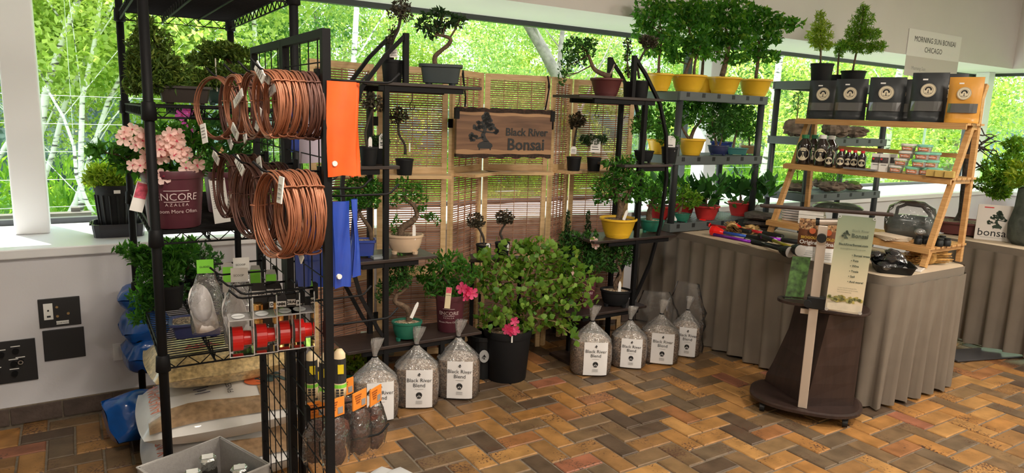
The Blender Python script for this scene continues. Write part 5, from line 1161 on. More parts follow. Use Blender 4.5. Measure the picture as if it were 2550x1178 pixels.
# ================================================================== SKIRTED TABLES
skm = mat('skirt_taupe', (.175, .145, .115), .85, var=.08, scale=6); clothm = mat('table_cream', (.55, .44, .32), .7, var=.05, scale=5)
def skirt(name, label, path, z0, z1, per=.125, amp=.03):
    """pleated cloth hung along a floor path"""
    P = []; 
    for i in range(len(path)-1):
        a, b = Vector(path[i]), Vector(path[i+1]); n = max(2, int((b-a).length/.0131)); P += [a+(b-a)*k/n for k in range(n)]
    P.append(Vector(path[-1])); L = 0; vs = []; rows = 9; N_ = len(P)
    nor = []; ds = []
    for i in range(N_):
        t = (P[min(i+1, N_-1)]-P[max(i-1, 0)]).normalized(); nor.append(Vector((-t.y, t.x))); ds.append(L); 
        if i < N_-1: L += (P[i+1]-P[i]).length
    random.seed(9); ph = [random.uniform(-.5, .5) for _ in range(200)]
    for j in range(rows):
        v = j/(rows-1); z = z1-.045-(z1-.045-z0)*v
        for i in range(N_):
            u = ds[i]/per; k = int(u); w = u-k
            s = (w/.78 if w < .78 else (1-w)/.22); s = s*s*(3-2*s)
            o = -amp*(.35+1.5*v)*(s-.45)+.012*v*math.sin(ds[i]*3+ph[k])-.02*v
            q = P[i]-nor[i]*(-o) if False else P[i]+nor[i]*(-o)
            vs.append((q.x, q.y, z+.006*math.sin(k*2.1)*v))
    me = MB().add(vs, [(j*N_+i, j*N_+i+1, (j+1)*N_+i+1, (j+1)*N_+i) for j in range(rows-1) for i in range(N_-1)])
    t = thing(name, label, 'table skirt', (0, 0, 0)); obj('pleats', me, skm, t, smooth=True)
    b = []
    for z in (z1+.001, z1-.05):
        for i in range(N_): b.append((P[i].x+nor[i].x*.009, P[i].y+nor[i].y*.009, z))
    obj('header_band', MB().add(b, [(i, i+1, N_+i+1, N_+i) for i in range(N_-1)]), skm, t, smooth=True); return t
def table(label, x0, x1, y0, y1, z=.74):
    t = thing('folding_table', label, 'table', ((x0+x1)/2, (y0+y1)/2, 0)); w, d = (x1-x0)/2-.012, (y1-y0)/2-.012
    pts = []
    for cx, cy, a0 in ((w-.1, d-.1, 0), (-w+.1, d-.1, PI/2), (-w+.1, -d+.1, PI), (w-.1, -d+.1, 1.5*PI)):
        pts += [(cx+.1*math.cos(a0+k*PI/8*1), cy+.1*math.sin(a0+k*PI/8)) for k in range(5)]
    n = len(pts); obj('tabletop', MB().add([(x, y, z-.03) for x, y in pts]+[(x, y, z+.004) for x, y in pts], [tuple(range(n-1, -1, -1)), tuple(range(n, 2*n))]+[(k, (k+1) % n, n+(k+1) % n, n+k) for k in range(n)]), clothm, t)
    for x in (-w+.1, w-.1):
        for y in (-d+.15, d-.15): obj('leg', MB().tube([(x, y, 0), (x, y, z-.031)], .014, 8), BLACK, t)
    return t
TX0, TX1, TY0, TY1 = 3.53, 4.36, 1.88, 3.76; TZ = .745
table('long table of bonsai supplies with cream top and taupe pleated skirt', TX0, TX1, TY0, TY1)
def corner(cx, cy, r, a0, a1, n=6): return [(cx+r*math.cos(a0+(a1-a0)*k/n), cy+r*math.sin(a0+(a1-a0)*k/n)) for k in range(n+1)]
skirt('table_skirt', 'taupe pleated skirt hanging round the supply table behind the podium', [(TX0, TY1)]+corner(TX0+.1, TY0+.1, .1, PI, 1.5*PI)+corner(TX1-.1, TY0+.1, .1, 1.5*PI, 2*PI)+[(TX1, TY1-.1)], .015, .745)
T2 = (5.27, 6.03, .55, 2.6)
table('second cream-topped table at the right edge holding the bonsai book', *T2)
skirt('table_skirt', 'taupe pleated skirt on the far table at the right edge', [(T2[1]-.05, T2[3])]+corner(T2[0]+.1, T2[3]-.1, .1, PI/2, PI)+[(T2[0], T2[2]+.1)], .03, .745)
o = obj('cable_cover', MB().bbox((-.5, -.1, 0), (.42, .1, .012)), mat('rubber_dark', (.05, .05, .055), .4), loc=PZ(2480, 885, .004)+Vector((.1, 0, 0)), rot=(0, 0, -.3), bevel=.004); tag(o, 'dark flat cable cover strip on the floor before the far table', 'cable cover')

# ================================================================== GREY PLASTIC RACKS
gsh = mat('rack_grey', (.085, .1, .105), .5); gpo = mat('rack_post', (.028, .034, .038), .45)
def rack_(label, x0, x1, y0, y1, zs, zf):
    t = thing('plastic_shelving_rack', label, 'shelving', (x0, y0, zf)); w, d = x1-x0, y1-y0
    for x in (.03, w-.03):
        for y in (.03, d-.03): obj('post', MB().tube([(x, y, 0), (x, y, zs[-1]-zf-.05)], .024, 14), gpo, t, smooth=True)
    for z in zs:
        z -= zf; fr = MB()
        for a, b in (((0, 0), (w, .02)), ((0, d-.02), (w, d)), ((0, .02), (.02, d-.02)), ((w-.02, .02), (w, d-.02))): fr.bbox((a[0], a[1], z-.06), (b[0], b[1], z))
        s = obj('shelf_rim', fr, gsh, t, bevel=.004); dk = MB()
        for i in range(24): dk.bbox((.02+(w-.04)*i/24, .02, z-.016), (.02+(w-.04)*(i+.62)/24, d-.02, z-.001))
        for i in range(5): dk.bbox((.02, d*(i+.5)/5-.01, z-.03), (w-.02, d*(i+.5)/5+.01, z-.0165))
        obj('slatted_deck', dk, gsh, s)
        for i in range(6): obj('slot', MB().bbox((w*(i+.5)/6-.014, -.002, z-.034), (w*(i+.5)/6+.014, .003, z-.006)), mat('slot_dark', (.012, .014, .016), .6), s)
    return t
R1 = (3.42, 4.31, 3.37, 3.77); Z1 = (.81, 1.27, 1.70)
rack_('dark grey plastic rack with yellow bowls of maples on the table end', *R1, Z1, TZ)
R2 = (4.77, 5.8, 3.3, 3.7); Z2 = (.55, .975, 1.41, 1.84)
rack_('grey plastic rack behind the bamboo ladder shelf with rock plantings', *R2, Z2, 0)
LMP = leafmat('maple_indoor', (.03, .13, .02), (.1, .3, .04), .5, c2=(.24, .4, .06))
def yt(px, Y, bw, label, trunk, blobs, z=1.701, **k):
    plant('potted_tree', label, at(px, Y, z), ('bowl', bw, 42, 'yellow'), trunk, blobs, LMP, .038, .48, .85, group='trees in yellow bowls', droop=.35, **k)
yt(1640, 3.56, 70, 'young leafy tree in a yellow bowl, leftmost on the grey rack top', [[(1640, 188, 4), (1642, 140, 3), (1650, 90, 2)]], [(1610, 30, 38, 32), (1640, 65, 38, 28), (1600, 75, 26, 30), (1655, 105, 36, 28), (1650, 20, 34, 24), (1625, 125, 26, 18)])
yt(1712, 3.52, 90, 'twin-stemmed leafy tree in a wide yellow bowl, second on the grey rack top', [[(1705, 188, 5), (1715, 160, 4), (1728, 120, 3), (1715, 70, 2)], [(1728, 188, 4), (1731, 155, 3), (1745, 110, 2)]], [(1690, 35, 48, 34), (1735, 30, 44, 34), (1715, 80, 50, 30), (1690, 115, 40, 28), (1740, 120, 36, 24), (1680, 145, 28, 16)])
yt(1800, 3.52, 86, 'sturdy leafy tree in a yellow bowl, third on the grey rack top', [[(1798, 190, 7), (1808, 150, 6), (1815, 110, 4), (1805, 60, 2)]], [(1785, 30, 48, 34), (1830, 30, 46, 34), (1800, 80, 52, 30), (1840, 95, 44, 28), (1775, 125, 36, 24), (1830, 145, 30, 16)])
yt(1878, 3.52, 82, 'spreading leafy tree in a yellow bowl at the right end of the grey rack top', [[(1882, 195, 4), (1887, 155, 4), (1890, 110, 3), (1885, 60, 2)]], [(1865, 40, 44, 30), (1900, 50, 42, 28), (1945, 62, 36, 20), (1980, 58, 22, 12), (1890, 95, 40, 26), (1870, 135, 30, 20), (1915, 140, 26, 16), (1925, 95, 26, 16)])
yt(1745, 3.68, 80, 'leafy tree in a yellow bowl half hidden behind the others', [[(1748, 190, 4), (1752, 140, 3), (1760, 80, 2)]], [(1755, 50, 44, 40), (1770, 100, 36, 30)])
plant('bonsai_tree', 'branching tree in a yellow bowl on the middle grey shelf', at(1720, 3.5, 1.271), ('bowl', 68, 40, 'yellow'), [[(1718, 362, 5), (1720, 345, 5), (1730, 320, 4), (1745, 300, 3)], [(1719, 350, 4), (1705, 330, 3), (1695, 310, 2)]], [(1715, 285, 40, 28), (1745, 295, 32, 26), (1690, 290, 30, 26), (1725, 260, 34, 18), (1755, 265, 24, 18)], LM, .032, .5, .5)
plant('bonsai_tree', 'tree in a small yellow bowl at the left of the middle grey shelf', at(1637, 3.62, 1.271), ('bowl', 56, 36, 'yellow'), [[(1636, 358, 4), (1638, 325, 3), (1645, 290, 2)]], [(1640, 290, 40, 34), (1625, 320, 28, 26), (1665, 310, 28, 26)], LMP, .032, .5, .5)
plant('bonsai_tree', 'bushy dark tree in a navy pot on the middle grey shelf', at(1787, 3.48, 1.271), ('oval', 52, 24, 'navy'), [[(1785, 375, 4), (1782, 350, 3), (1775, 320, 2)], [(1788, 375, 3), (1798, 345, 2)]], [(1775, 300, 34, 30), (1800, 285, 34, 32), (1790, 330, 34, 22), (1780, 265, 28, 18)], LG, .028, .5, .6)
plant('bonsai_tree', 'shrubby tree in a blue pot behind the navy one', at(1795, 3.64, 1.271), ('rect', 56, 30, 'blue'), [[(1795, 370, 3), (1800, 330, 2)]], [(1805, 310, 34, 30), (1815, 280, 28, 22)], LM, .03, .5, .5)
plant('bonsai_tree', 'fine-leaved tree in a teal tray on the middle grey shelf', at(1835, 3.48, 1.271), ('rect', 52, 18, 'teal'), [[(1825, 380, 3), (1828, 355, 3), (1835, 325, 2)]], [(1830, 300, 32, 30), (1850, 285, 26, 24), (1845, 325, 28, 20)], LM, .024, .5, .6)
plant('bonsai_tree', 'upright fine-leaved tree in a tan tray at the right of the middle grey shelf', at(1868, 3.52, 1.271), ('rect', 50, 22, 'tan'), [[(1866, 378, 3), (1866, 350, 2), (1862, 320, 2)]], [(1862, 300, 30, 26), (1868, 330, 28, 20), (1855, 275, 22, 16)], LM, .024, .45, .6)
# ficus with single glossy leaves in red bowls
fl = MB().add([(0, 0, 0), (.24, .02, .3), (.27, .05, .6), (0, .02, 1.05), (-.27, .05, .6), (-.24, .02, .3), (0, -.05, .45)], [(0, 1, 6), (1, 2, 6), (2, 3, 6), (3, 4, 6), (4, 5, 6), (5, 0, 6)]).mesh('leaf', True)
fl.materials.append(objleaf('ficus_leaf', (.02, .085, .02), (.08, .26, .04)))
def ficus(px, Y, bw, col, label, blobs, n, trunk):
    t, F = plant('potted_ficus', label, at(px, Y, .811), ('bowl', bw, 34, col), trunk, [], group='ficus in red bowls'); ends = []
    tw = MB()
    for b in blobs:
        c = F(b[0], b[1], 0)
        for i in range(int(1.7*n/len(blobs))):
            a = random.uniform(0, 6.28); q = random.random()**.5; e = random.uniform(-1, 1)
            p = F(b[0]+b[2]*q*math.cos(a), b[1]+b[3]*q*math.sin(a), e*b[2]*F.m*.8); d = (p-F(b[0], b[1]+b[3], 0))
            rz = math.atan2(-d.x, d.y) if d.length > 0 else 0
            link('leaf', fl, None, t, loc=p, rot=(random.uniform(-1.3, -.1), random.uniform(-.5, .5), rz+random.uniform(-.6, .6)), scale=28*F.m*random.uniform(.7, 1.25))
        tw.tube([F(px, 545, 0), F((px+b[0])/2, 520, 0), c], [.004, .003, .002], 5)
    obj('stems', tw, BARK, t)
random.seed(77)
ficus(1757, 3.46, 66, 'red', 'glossy ficus in a red bowl on the low grey shelf, nearest the wands', [(1735, 480, 28, 28), (1775, 475, 28, 28), (1755, 505, 30, 22), (1720, 500, 20, 20)], 76, [[(1756, 540, 4), (1758, 515, 3), (1760, 480, 2)]])
ficus(1840, 3.5, 60, 'red', 'glossy ficus hanging over the dark wrapped stack at the right of the grey rack', [(1810, 470, 28, 26), (1850, 460, 30, 26), (1835, 495, 30, 24), (1885, 480, 24, 26), (1915, 470, 18, 22)], 90, [[(1840, 545, 4), (1842, 515, 3), (1845, 475, 2)]])
ficus(1640, 3.58, 62, 'red', 'glossy ficus in a red bowl behind the right tiered shelf', [(1640, 480, 30, 30), (1665, 460, 24, 24), (1615, 500, 22, 24)], 60, [[(1640, 530, 4), (1642, 505, 3), (1645, 480, 2)]])
plant('bonsai_tree', 'yellow-green little tree in a green pot on the bottom grey shelf', at(1695, 3.42, .811), ('oval', 46, 22, 'green'), [[(1690, 550, 4), (1692, 530, 4), (1698, 512, 3), (1700, 490, 2)]], [(1700, 480, 28, 24), (1720, 500, 26, 20), (1690, 505, 22, 18), (1735, 495, 18, 14)], LB, .026, .45, .6, tags=[(1682, 550, 6, 18, 0, -12)])
plant('potted_ficus', 'low red bowl of greenery deep on the bottom grey shelf', at(1700, 3.62, .811), ('bowl', 60, 34, 'red'), [[(1700, 530, 3), (1702, 500, 2)]], [(1690, 480, 26, 26), (1715, 470, 24, 24)], LG, .036, .55, .6)
# rack two: conifers, driftwood, rocks
for (x, Y, w, h, lab, bl, lf) in ((2043, 3.42, 56, 44, 'yellow-green feathery conifer seedling in a tall black pot', [(2043, 40, 12, 14), (2045, 65, 22, 16), (2040, 88, 30, 16), (2052, 112, 24, 14), (2030, 105, 16, 12)], LY), (2122, 3.38, 60, 32, 'tall feathery conifer seedling in a wide black pot', [(2150, 25, 14, 16), (2148, 50, 26, 18), (2135, 80, 32, 18), (2165, 85, 28, 16), (2120, 110, 28, 16), (2185, 115, 22, 14), (2150, 120, 30, 14)], LB), (2085, 3.55, 40, 24, 'small dark-green seedling in a short black pot between the conifers', [(2100, 115, 20, 14), (2090, 130, 14, 12)], LB)):
    b_ = at(x, Y, 1.841); y_ = proj(b_)[1]; F_ = Fr(b_)
    plant('conifer_seedling', lab, b_, ('nursery', w, h, 'black'), [[(x, y_-h+6, 2.5), (bl[1][0] if len(bl) > 1 else x, bl[1][1], 2), (bl[0][0], bl[0][1]-8, 1)]], bl, lf, .03, .16, .8, droop=.2, shell=.3)
rockm = mat('lava_rock', (.16, .12, .09), .95, var=.5, scale=18, bump=1, bscale=30); mossm = mat('moss', (.1, .2, .03), .95, var=.5, scale=60, bump=.8, bscale=90)
def rock(px, Y, z, wp, hp, label, parts=(), seed=0, name='rock_planting'):
    b_ = at(px, Y, z); t = thing(name, label, 'rock planting', b_, face(b_), 'plantings on rocks'); m = mpp(b_); random.seed(seed); mb = MB()
    mb.ball((0, 0, hp*m*.45), (wp*m*.5, wp*m*.36, hp*m*.45), 16, 11, .2)
    for i in range(4): mb.ball((random.uniform(-.35, .35)*wp*m, random.uniform(-.15, .15)*wp*m, hp*m*random.uniform(.3, .7)), wp*m*random.uniform(.12, .22), 9, 6, .2)
    k = obj('rock', mb, rockm, t); F = Fr(b_)
    zmin = min(v.co.z for v in k.data.vertices)
    for v in k.data.vertices: v.co.z -= zmin
    for p in parts: p(t, F)
    return t
def sprig(px, py, rx, ry, lf, size=.02, trunk=None):
    def f(t, F):
        c = F(px, py); o = link('foliage', leafcloud([(c.x, 0, c.z, rx*F.m, rx*F.m*.8, ry*F.m, 260)], size, .35), lf, t); o['kind'] = 'stuff'
        if trunk: obj('trunk', MB().tube([F(*q) for q in trunk], [.005, .004, .002][:len(trunk)], 6), BARK, t)
    return f
def moss(w, h, z): 
    return lambda t, F: obj('moss', MB().ball((0, 0, z*F.m), (w*F.m, w*F.m*.7, h*F.m), 12, 6, .1), mossm, t, smooth=True)
rock(1976, 3.5, 1.411, 56, 46, 'craggy rock with a tiny conifer on the middle shelf of the far grey rack', [sprig(1988, 252, 13, 26, LG, .018, [(1984, 300), (1987, 270), (1989, 235)])], 1)
rock(2080, 3.42, 1.411, 66, 46, 'dark gnarled driftwood lump on the middle shelf behind the black pouches', (), 2); rock(2128, 3.4, 1.411, 56, 30, 'knotty brown driftwood piece on the middle shelf beside the bigger one', (), 3)
rock(1985, 3.45, .976, 64, 26, 'mossy stone slab with a small tree on the bottom shelf of the far grey rack', [sprig(1985, 418, 22, 14, LM, .018, [(1985, 455), (1986, 440), (1985, 420)]), moss(20, 8, 22)], 4)
rock(2072, 3.38, .976, 60, 26, 'hollow dark stone holding gravel and a pine on the bottom rack shelf', [sprig(2075, 440, 30, 16, LM, .02, [(2072, 470), (2074, 450), (2078, 430)])], 5); rock(2122, 3.4, .976, 44, 20, 'moss-topped pale stone at the right of the bottom rack shelf', [moss(16, 7, 17)], 6)
rock(2040, 3.6, .976, 40, 26, 'bright moss ball planting at the back of the bottom rack shelf', [sprig(2045, 445, 26, 14, LB, .022)], 7)

# ================================================================== BAMBOO LADDER SHELF
bamb = woodmat('bamboo_wood', (.42, .21, .07), (.58, .33, .13), 3, (6, 3, 30), .45); bambh = woodmat('bamboo_slat_wood', (.42, .21, .07), (.58, .33, .13), 3, (30, 2, 30), .45)
LY0, LY1 = 1.95, 2.97; ld = thing('ladder_shelf', 'three-tier bamboo ladder shelf standing on the supply table', 'shelf', (4.0, LY0, TZ))
for y in (0, LY1-LY0):
    obj('front_leg', MB().tube([(-.06, y, .013), (.33, y, 1.02)], .021, 4, sq=True), bamb, ld); obj('back_leg', MB().tube([(.33, y, .013), (.305, y, .97)], .019, 4, sq=True), bamb, ld)
    for z, x0 in ((.11, .0), (.49, .12), (.79, .24)): obj('side_rail', MB().bbox((x0-.01, y-.01, z-.02), (.33, y+.01, z+.004)), bamb, ld)
for z, x0, ns in ((.125, -.06, 7), (.505, .06, 5), (.805, .14, 4)):
    for i in range(ns): x = x0+(.34-x0)*(i+.5)/ns; obj('slat', MB().box((x, (LY1-LY0)/2, z-.006), ((.34-x0)/ns*.78, LY1-LY0+.05, .012)), bambh, ld)
    obj('front_rail', MB().box((x0-.003, (LY1-LY0)/2, z-.02), (.014, LY1-LY0+.05, .03)), bambh, ld)
for z in (.62, .9): obj('back_rail', MB().box((.325, (LY1-LY0)/2, z), (.012, LY1-LY0, .025)), bambh, ld)
def atX(px, X, z):
    Y = X/1.6
    for _ in range(12):
        q = proj((X, Y, z)); Y -= (px-q[0])*mpp((X, Y, z))*1.15
    return Vector((X, Y, z))
T1z, T2z, T3z = TZ+.806, TZ+.506, TZ+.126
seald = mat('seal_cream', (.66, .58, .42), .6); blackp = mat('pouch_black', (.02, .024, .028), .38, var=.2, scale=14, bump=.2, bscale=14); orp = mat('pouch_ochre', (.6, .28, .04), .38, var=.08, scale=14, bump=.2, bscale=14)
def doypack(p, w, h, d, m, label, yaw, sticker=True, side=True):
    t = thing('stand_up_pouch', label, 'pouch', p, yaw, 'stand-up pouches on the ladder shelf'); n, q = 12, 9; vs = []
    for s in (-1, 1):
        for j in range(q):
            v = j/(q-1); th = d/2*(1-v)**.7+.002; W = w*(1-.0*v)
            for i in range(n): u = -1+2*i/(n-1); vs.append((u*W/2, s*th*(1-abs(u)**5*.9)*(1 if v > 0 else .9)+.004*math.sin(v*6+u*2), h*v))
    fs = []
    for k in range(2):
        for j in range(q-1):
            for i in range(n-1): a = k*n*q+j*n+i; fs.append((a, a+1, a+n+1, a+n) if k == 0 else (a, a+n, a+n+1, a+1))
    fs.append(tuple(range(n))+tuple(n*q+i for i in range(n-1, -1, -1))); obj('pouch_body', MB().add(vs, fs), m, t, smooth=True)
    ang = math.atan2(d/2, h)*.75; yb = lambda z: -(d/2*(1-z/h)**.7)-.0045
    seal(w*.21, t, (0, yb(h*.62)-.0015, h*.64), seald, INK, rot=(-ang*.8, 0, 0))
    g = MB(); z0, z1 = h*.22, h*.42
    for i in range(8):
        x0, x1 = -w*.43+w*.86*i/8, -w*.43+w*.86*(i+1)/8
        e0, e1 = 1-abs(x0/(w/2))**5*.9, 1-abs(x1/(w/2))**5*.9
        g.add([(x0, yb(z0)*e0-.003, z0), (x1, yb(z0)*e1-.003, z0), (x1, yb(z1)*e1-.003, z1), (x0, yb(z1)*e0-.003, z1)], [(0, 1, 2, 3)])
    obj('window_strip', g, mat('window_grey', (.1, .1, .1), .15, coat=.6), t)
    if sticker: obj('price_sticker', MB().box((-w*.12, yb(h*.86)-.002, h*.86), (w*.14, .001, h*.03)), PAPER, t)
    return t
for i, (x, w, h, m, X) in enumerate(((2046, .2, .25, blackp, 4.21), (2112, .19, .255, blackp, 4.21), (2200, .2, .26, blackp, 4.21), (2232, .19, .25, blackp, 4.27), (2303, .185, .28, blackp, 4.21), (2350, .18, .275, blackp, 4.27), (2393, .165, .25, orp, 4.2))):
    doypack(atX(x, X, T1z), w, h, .07, m, ['black stand-up pouch with cream seal, leftmost on the ladder shelf top', 'black stand-up pouch with cream seal, second on the ladder shelf top', 'black stand-up pouch with cream seal, in the middle of the ladder shelf top', 'black stand-up pouch half hidden behind the middle one', 'tall black stand-up pouch with cream seal beside the ochre one', 'black stand-up pouch behind the tall one', 'ochre yellow stand-up pouch with dark window at the right end'][i], -PI/2+.25+.05*(i % 3))
# bottles
bot = mat('bottle_dark', (.018, .012, .011), .18, coat=.5)
def bottle(p, r, h, cap, label, lab=True, yaw=-1.1):
    t = thing('bottle', label, 'bottle', p, yaw, 'dark bottles on the ladder shelf')
    obj('bottle_body', MB().lathe([(0, 0), (r*.95, 0), (r, .006), (r, h*.62), (r*.92, h*.7), (r*.42, h*.86), (r*.4, h*.9), (0, h*.9)], 22), bot, t, smooth=True); obj('cap', MB().lathe([(r*.48, h*.87), (r*.5, h*.99), (0, h)], 18), cap, t)
    g = MB(); n = 20; R = r*.86; vs = [(0, -r-.0012, h*.35)]
    for k in range(n):
        a = 2*PI*k/n; x, z = R*math.cos(a), h*.35+R*1.05*math.sin(a); th = x/r; vs.append(((r+.001)*math.sin(th), -(r+.001)*math.cos(th), z))
    lb = obj('round_label', g.add(vs, [(0, 1+k, 1+(k+1) % n) for k in range(n)]), seald, t)
    f = MB()
    for k in range(9): a = PI*k/8; x = R*.4*math.cos(a)/r; f.add([((r+.002)*math.sin(x+dx), -(r+.002)*math.cos(x+dx), h*.36+R*.38*math.sin(a)+dz) for dx, dz in ((-.1, -.1*R), (.1, -.1*R), (.1, .1*R), (-.1, .1*R))], [(0, 1, 2, 3)])
    f.add([((r+.002)*math.sin(x), -(r+.002)*math.cos(x), z) for x, z in ((-.05, h*.35-R*.45), (.05, h*.35-R*.45), (.04, h*.36), (-.04, h*.36))], [(0, 1, 2, 3)]); obj('print', f, INK, lb)
    if lab: text_round('BASIC BONSAI', r*.22, lb, r+.0015, h*.35+R*.68, 0, INK)
    return t
capw, capg, capr = mat('cap_white', (.75, .75, .73), .4), mat('cap_green', (.02, .16, .06), .4), mat('cap_red', (.6, .03, .04), .4)
for i, (x, X, r, h, c) in enumerate(((1999, 4.12, .047, .195, capg), (2042, 4.11, .046, .2, capw), (2022, 4.24, .045, .195, capg), (2064, 4.24, .045, .195, capw), (2063, 4.07, .026, .115, bot), (2091, 4.07, .026, .12, capr), (2110, 4.12, .024, .115, capr), (2125, 4.12, .024, .115, capr), (2144, 4.1, .024, .115, capr))):
    bottle(atX(x, X, T2z), r, h, c, ['large dark bottle with green cap and round label, front left', 'large dark bottle with white cap and round label, front', 'large dark bottle with green cap standing behind', 'large dark bottle with white cap standing behind', 'small dark bottle with dark cap next to the large ones', 'small red-capped bottle, first in the row', 'small red-capped bottle, second in the row', 'small red-capped bottle, third in the row', 'small red-capped bottle, last in the row by the cartons'][i], i < 4)
tr_ = atX(2125, 4.06, T2z); o = obj('pen_tray', MB().box((0, 0, .005), (.02, .2, .01)), mat('tray_grey', (.2, .2, .21), .5), loc=(4.045, tr_.y-.05, T2z), rot=(0, 0, .05)); tag(o, 'thin grey strip lying before the small bottles', 'strip')
cart = mat('carton_white', (.7, .69, .66), .6)
for i, (x, X) in enumerate(((2180, 4.08), (2200, 4.085), (2218, 4.16))):
    t = thing('white_carton', ['white printed carton beside the small bottles', 'white printed carton, second beside the stacked tubs', 'white printed carton behind the stacked tubs'][i], 'carton', atX(x, X, T2z), -PI/2+.3, 'white cartons'); obj('box', MB().bbox((-.024, -.02, 0), (.024, .02, .105)), cart, t)
    obj('pattern', MB().box((0, -.0205, .068), (.046, .001, .034)), mat('carton_print', (.06, .05, .05), .6, var=.9, scale=70), t); obj('red_mark', MB().disc(-.014, .074, .006, y0=-.0218, y1=-.021, n=10), capr, t); obj('bar', MB().box((0, -.0205, .04), (.03, .001, .003)), INK, t)
# small tubs in a pyramid
tubm = film('tub_clear', (.9, .9, .88), .2, .2, .35); lidw = mat('lid_white', (.72, .72, .68), .5); lidm = mat('lid_mint', (.2, .55, .42), .5); tubl = mat('tub_label', (.5, .16, .07), .6, var=.8, scale=60)
TH = .043; k = 0
for lev, row in enumerate((((2231, 0), (2272, 1), (2305, 1), (2326, 1)), ((2244, 0), (2288, 1), (2318, 1)), ((2256, 0), (2296, 1), (2322, 1)), ((2262, 0), (2302, 1)))):
    for j, (x, g) in enumerate(row):
        p = atX(x, 4.1 if j < 2 else 4.15, T2z+.001+lev*TH); t = thing('stacked_tub', '%s-lidded pellet tub, %s from the left in the %s row of the pyramid' % (('white', 'mint')[g], ('first', 'second', 'third', 'fourth')[j], ('bottom', 'second', 'third', 'top')[lev]), 'tub', p, -PI/2+.3, 'pellet tubs stacked on the ladder shelf')
        obj('tub', MB().lathe([(0, 0), (.032, 0), (.036, .033)], 22, p=4), tubm, t); obj('lid', MB().lathe([(.037, .03), (.039, .031), (.039, .041), (.036, .0425), (0, .0425)], 24, p=4), lidm if g else lidw, t)
        obj('pellets', MB().lathe([(0, .002), (.03, .002), (.033, .02), (0, .021)], 16, p=4), mat('pellets', (.42, .25, .14), .8, var=.5, scale=120), t); lb = obj('label', MB().box((0, -.0352, .016), (.05, .001, .018)), tubl, t); text('BIOGOLD', .009, lb, (0, -.0363, .0125), PAPER, bold=.0003)
tanb = mat('tan_box', (.52, .36, .1), .6, var=.1, scale=30)
for i, x in enumerate((2318, 2340, 2364)):
    p = atX(x, 4.06, T2z); o = obj('fertiliser_box', MB().box((0, 0, .019), (.036, .045, .036)), tanb, loc=p, rot=(0, 0, .2), bevel=.002); tag(o, ['small tan box beside the tub pyramid', 'small tan box, middle of three at the shelf end', 'small tan box at the right end of the middle tier'][i], 'box', 'tan boxes')

# ================================================================== ON THE SUPPLY TABLE
def onT(x, y, z=TZ): return PZ(x, y, z)
# watering wands
wm = dict(purple=(.22, .02, .42), blue=(.03, .1, .5), red=(.5, .02, .03), black=(.02, .02, .022), yellow=(.6, .5, .05), violet=(.3, .03, .5))
def wand(a, b, col, label, head=True, dz=0):
    A = onT(*a, TZ+.03+dz); B = onT(*b, TZ+.03+dz); d = B-A; L = d.length; t = thing('watering_wand', label, 'watering wand', (A.x, A.y, TZ+.006), math.atan2(d.y, d.x), 'watering wands on the table'); z = .03+dz
    obj('wand_tube', MB().tube([(.04, 0, z), (L*.62, 0, z)], .0105, 10), mat('wand_'+col, wm[col], .3, .4), t, smooth=True)
    obj('grip', MB().tube([(L*.6, 0, z), (L*.62, 0, z), (L*.98, 0, z), (L, 0, z)], [.01, .015, .016, .012], 12), BLKPL, t, smooth=True)
    if head:
        obj('wand_head', MB().tube([(-.03, 0, z), (.0, 0, z), (.04, 0, z), (.06, 0, z)], [.034, .034, .022, .012], 18), redp if head == 'r' else BLKPL, t); obj('rose_plate', MB().tube([(-.034, 0, z), (-.03, 0, z)], .0325, 18), mat('rose_grey', (.5, .48, .46), .4), t)
    obj('price_tag', MB().box((L*.55, 0, z+.012), (.03, .012, .001)), PAPER, t)
wand((1752, 560), (1870, 580), 'red', 'watering wand with red head, leftmost on the table', 'r'); wand((1783, 578), (1912, 600), 'blue', 'watering wand with red head and blue tube', 'r', .0); wand((1828, 568), (1950, 592), 'red', 'watering wand with red head, farthest back beside the straw bundle', 'r', .0)
wand((1765, 584), (1948, 620), 'purple', 'long purple watering wand along the table edge', False); wand((1880, 590), (1990, 606), 'violet', 'violet watering wand with black grip', False, .018); wand((1958, 628), (1855, 598), 'black', 'black watering wand with round head facing the viewer', 'b', .0); wand((1985, 624), (1890, 588), 'yellow', 'watering wand with round head beside the fertiliser pouch', 'b', .02)
# straw bundle, burlap stack, trays
def bundle(p, rz, L, r, n, m, label, seed):
    t = thing('raffia_bundle', label, 'bundle', p, rz, 'raffia bundles'); random.seed(seed); mb = MB()
    for i in range(n):
        a = random.random()*6.28; q = r*random.random()**.5; y, z = q*math.cos(a), r+q*math.sin(a)*.9; P = [(-L/2*random.uniform(.8, 1.05), y*1.5, max(.003, z*1.1)), (-L*.15, y, z), (L*.15, y, z), (L/2*random.uniform(.8, 1.05), y*1.6, max(.003, z*1.05))]
        mb.tube(P, .0022, 4, cap=False)
    o = obj('strands', mb, m, t); o['kind'] = 'stuff'; obj('band', MB().tube([(-.02, 0, r), (.02, 0, r)], r*1.04, 14), m, t, smooth=True); return t
strawm = mat('raffia', (.55, .36, .14), .8, var=.3, scale=60); rafm = mat('raffia_orange', (.5, .28, .08), .8, var=.3, scale=60)
bundle(atX(1822, 3.84, TZ), .75, .26, .038, 110, strawm, 'pale straw bundle behind the red wand heads', 1); bundle(atX(1868, 3.95, TZ), .3, .15, .034, 70, strawm, 'short straw bundle wrapped in paper', 2)
bundle(onT(2340, 662)+Vector((-.03, .06, 0)), -.25, .24, .045, 150, rafm, 'loose orange raffia bundle at the table corner', 3)
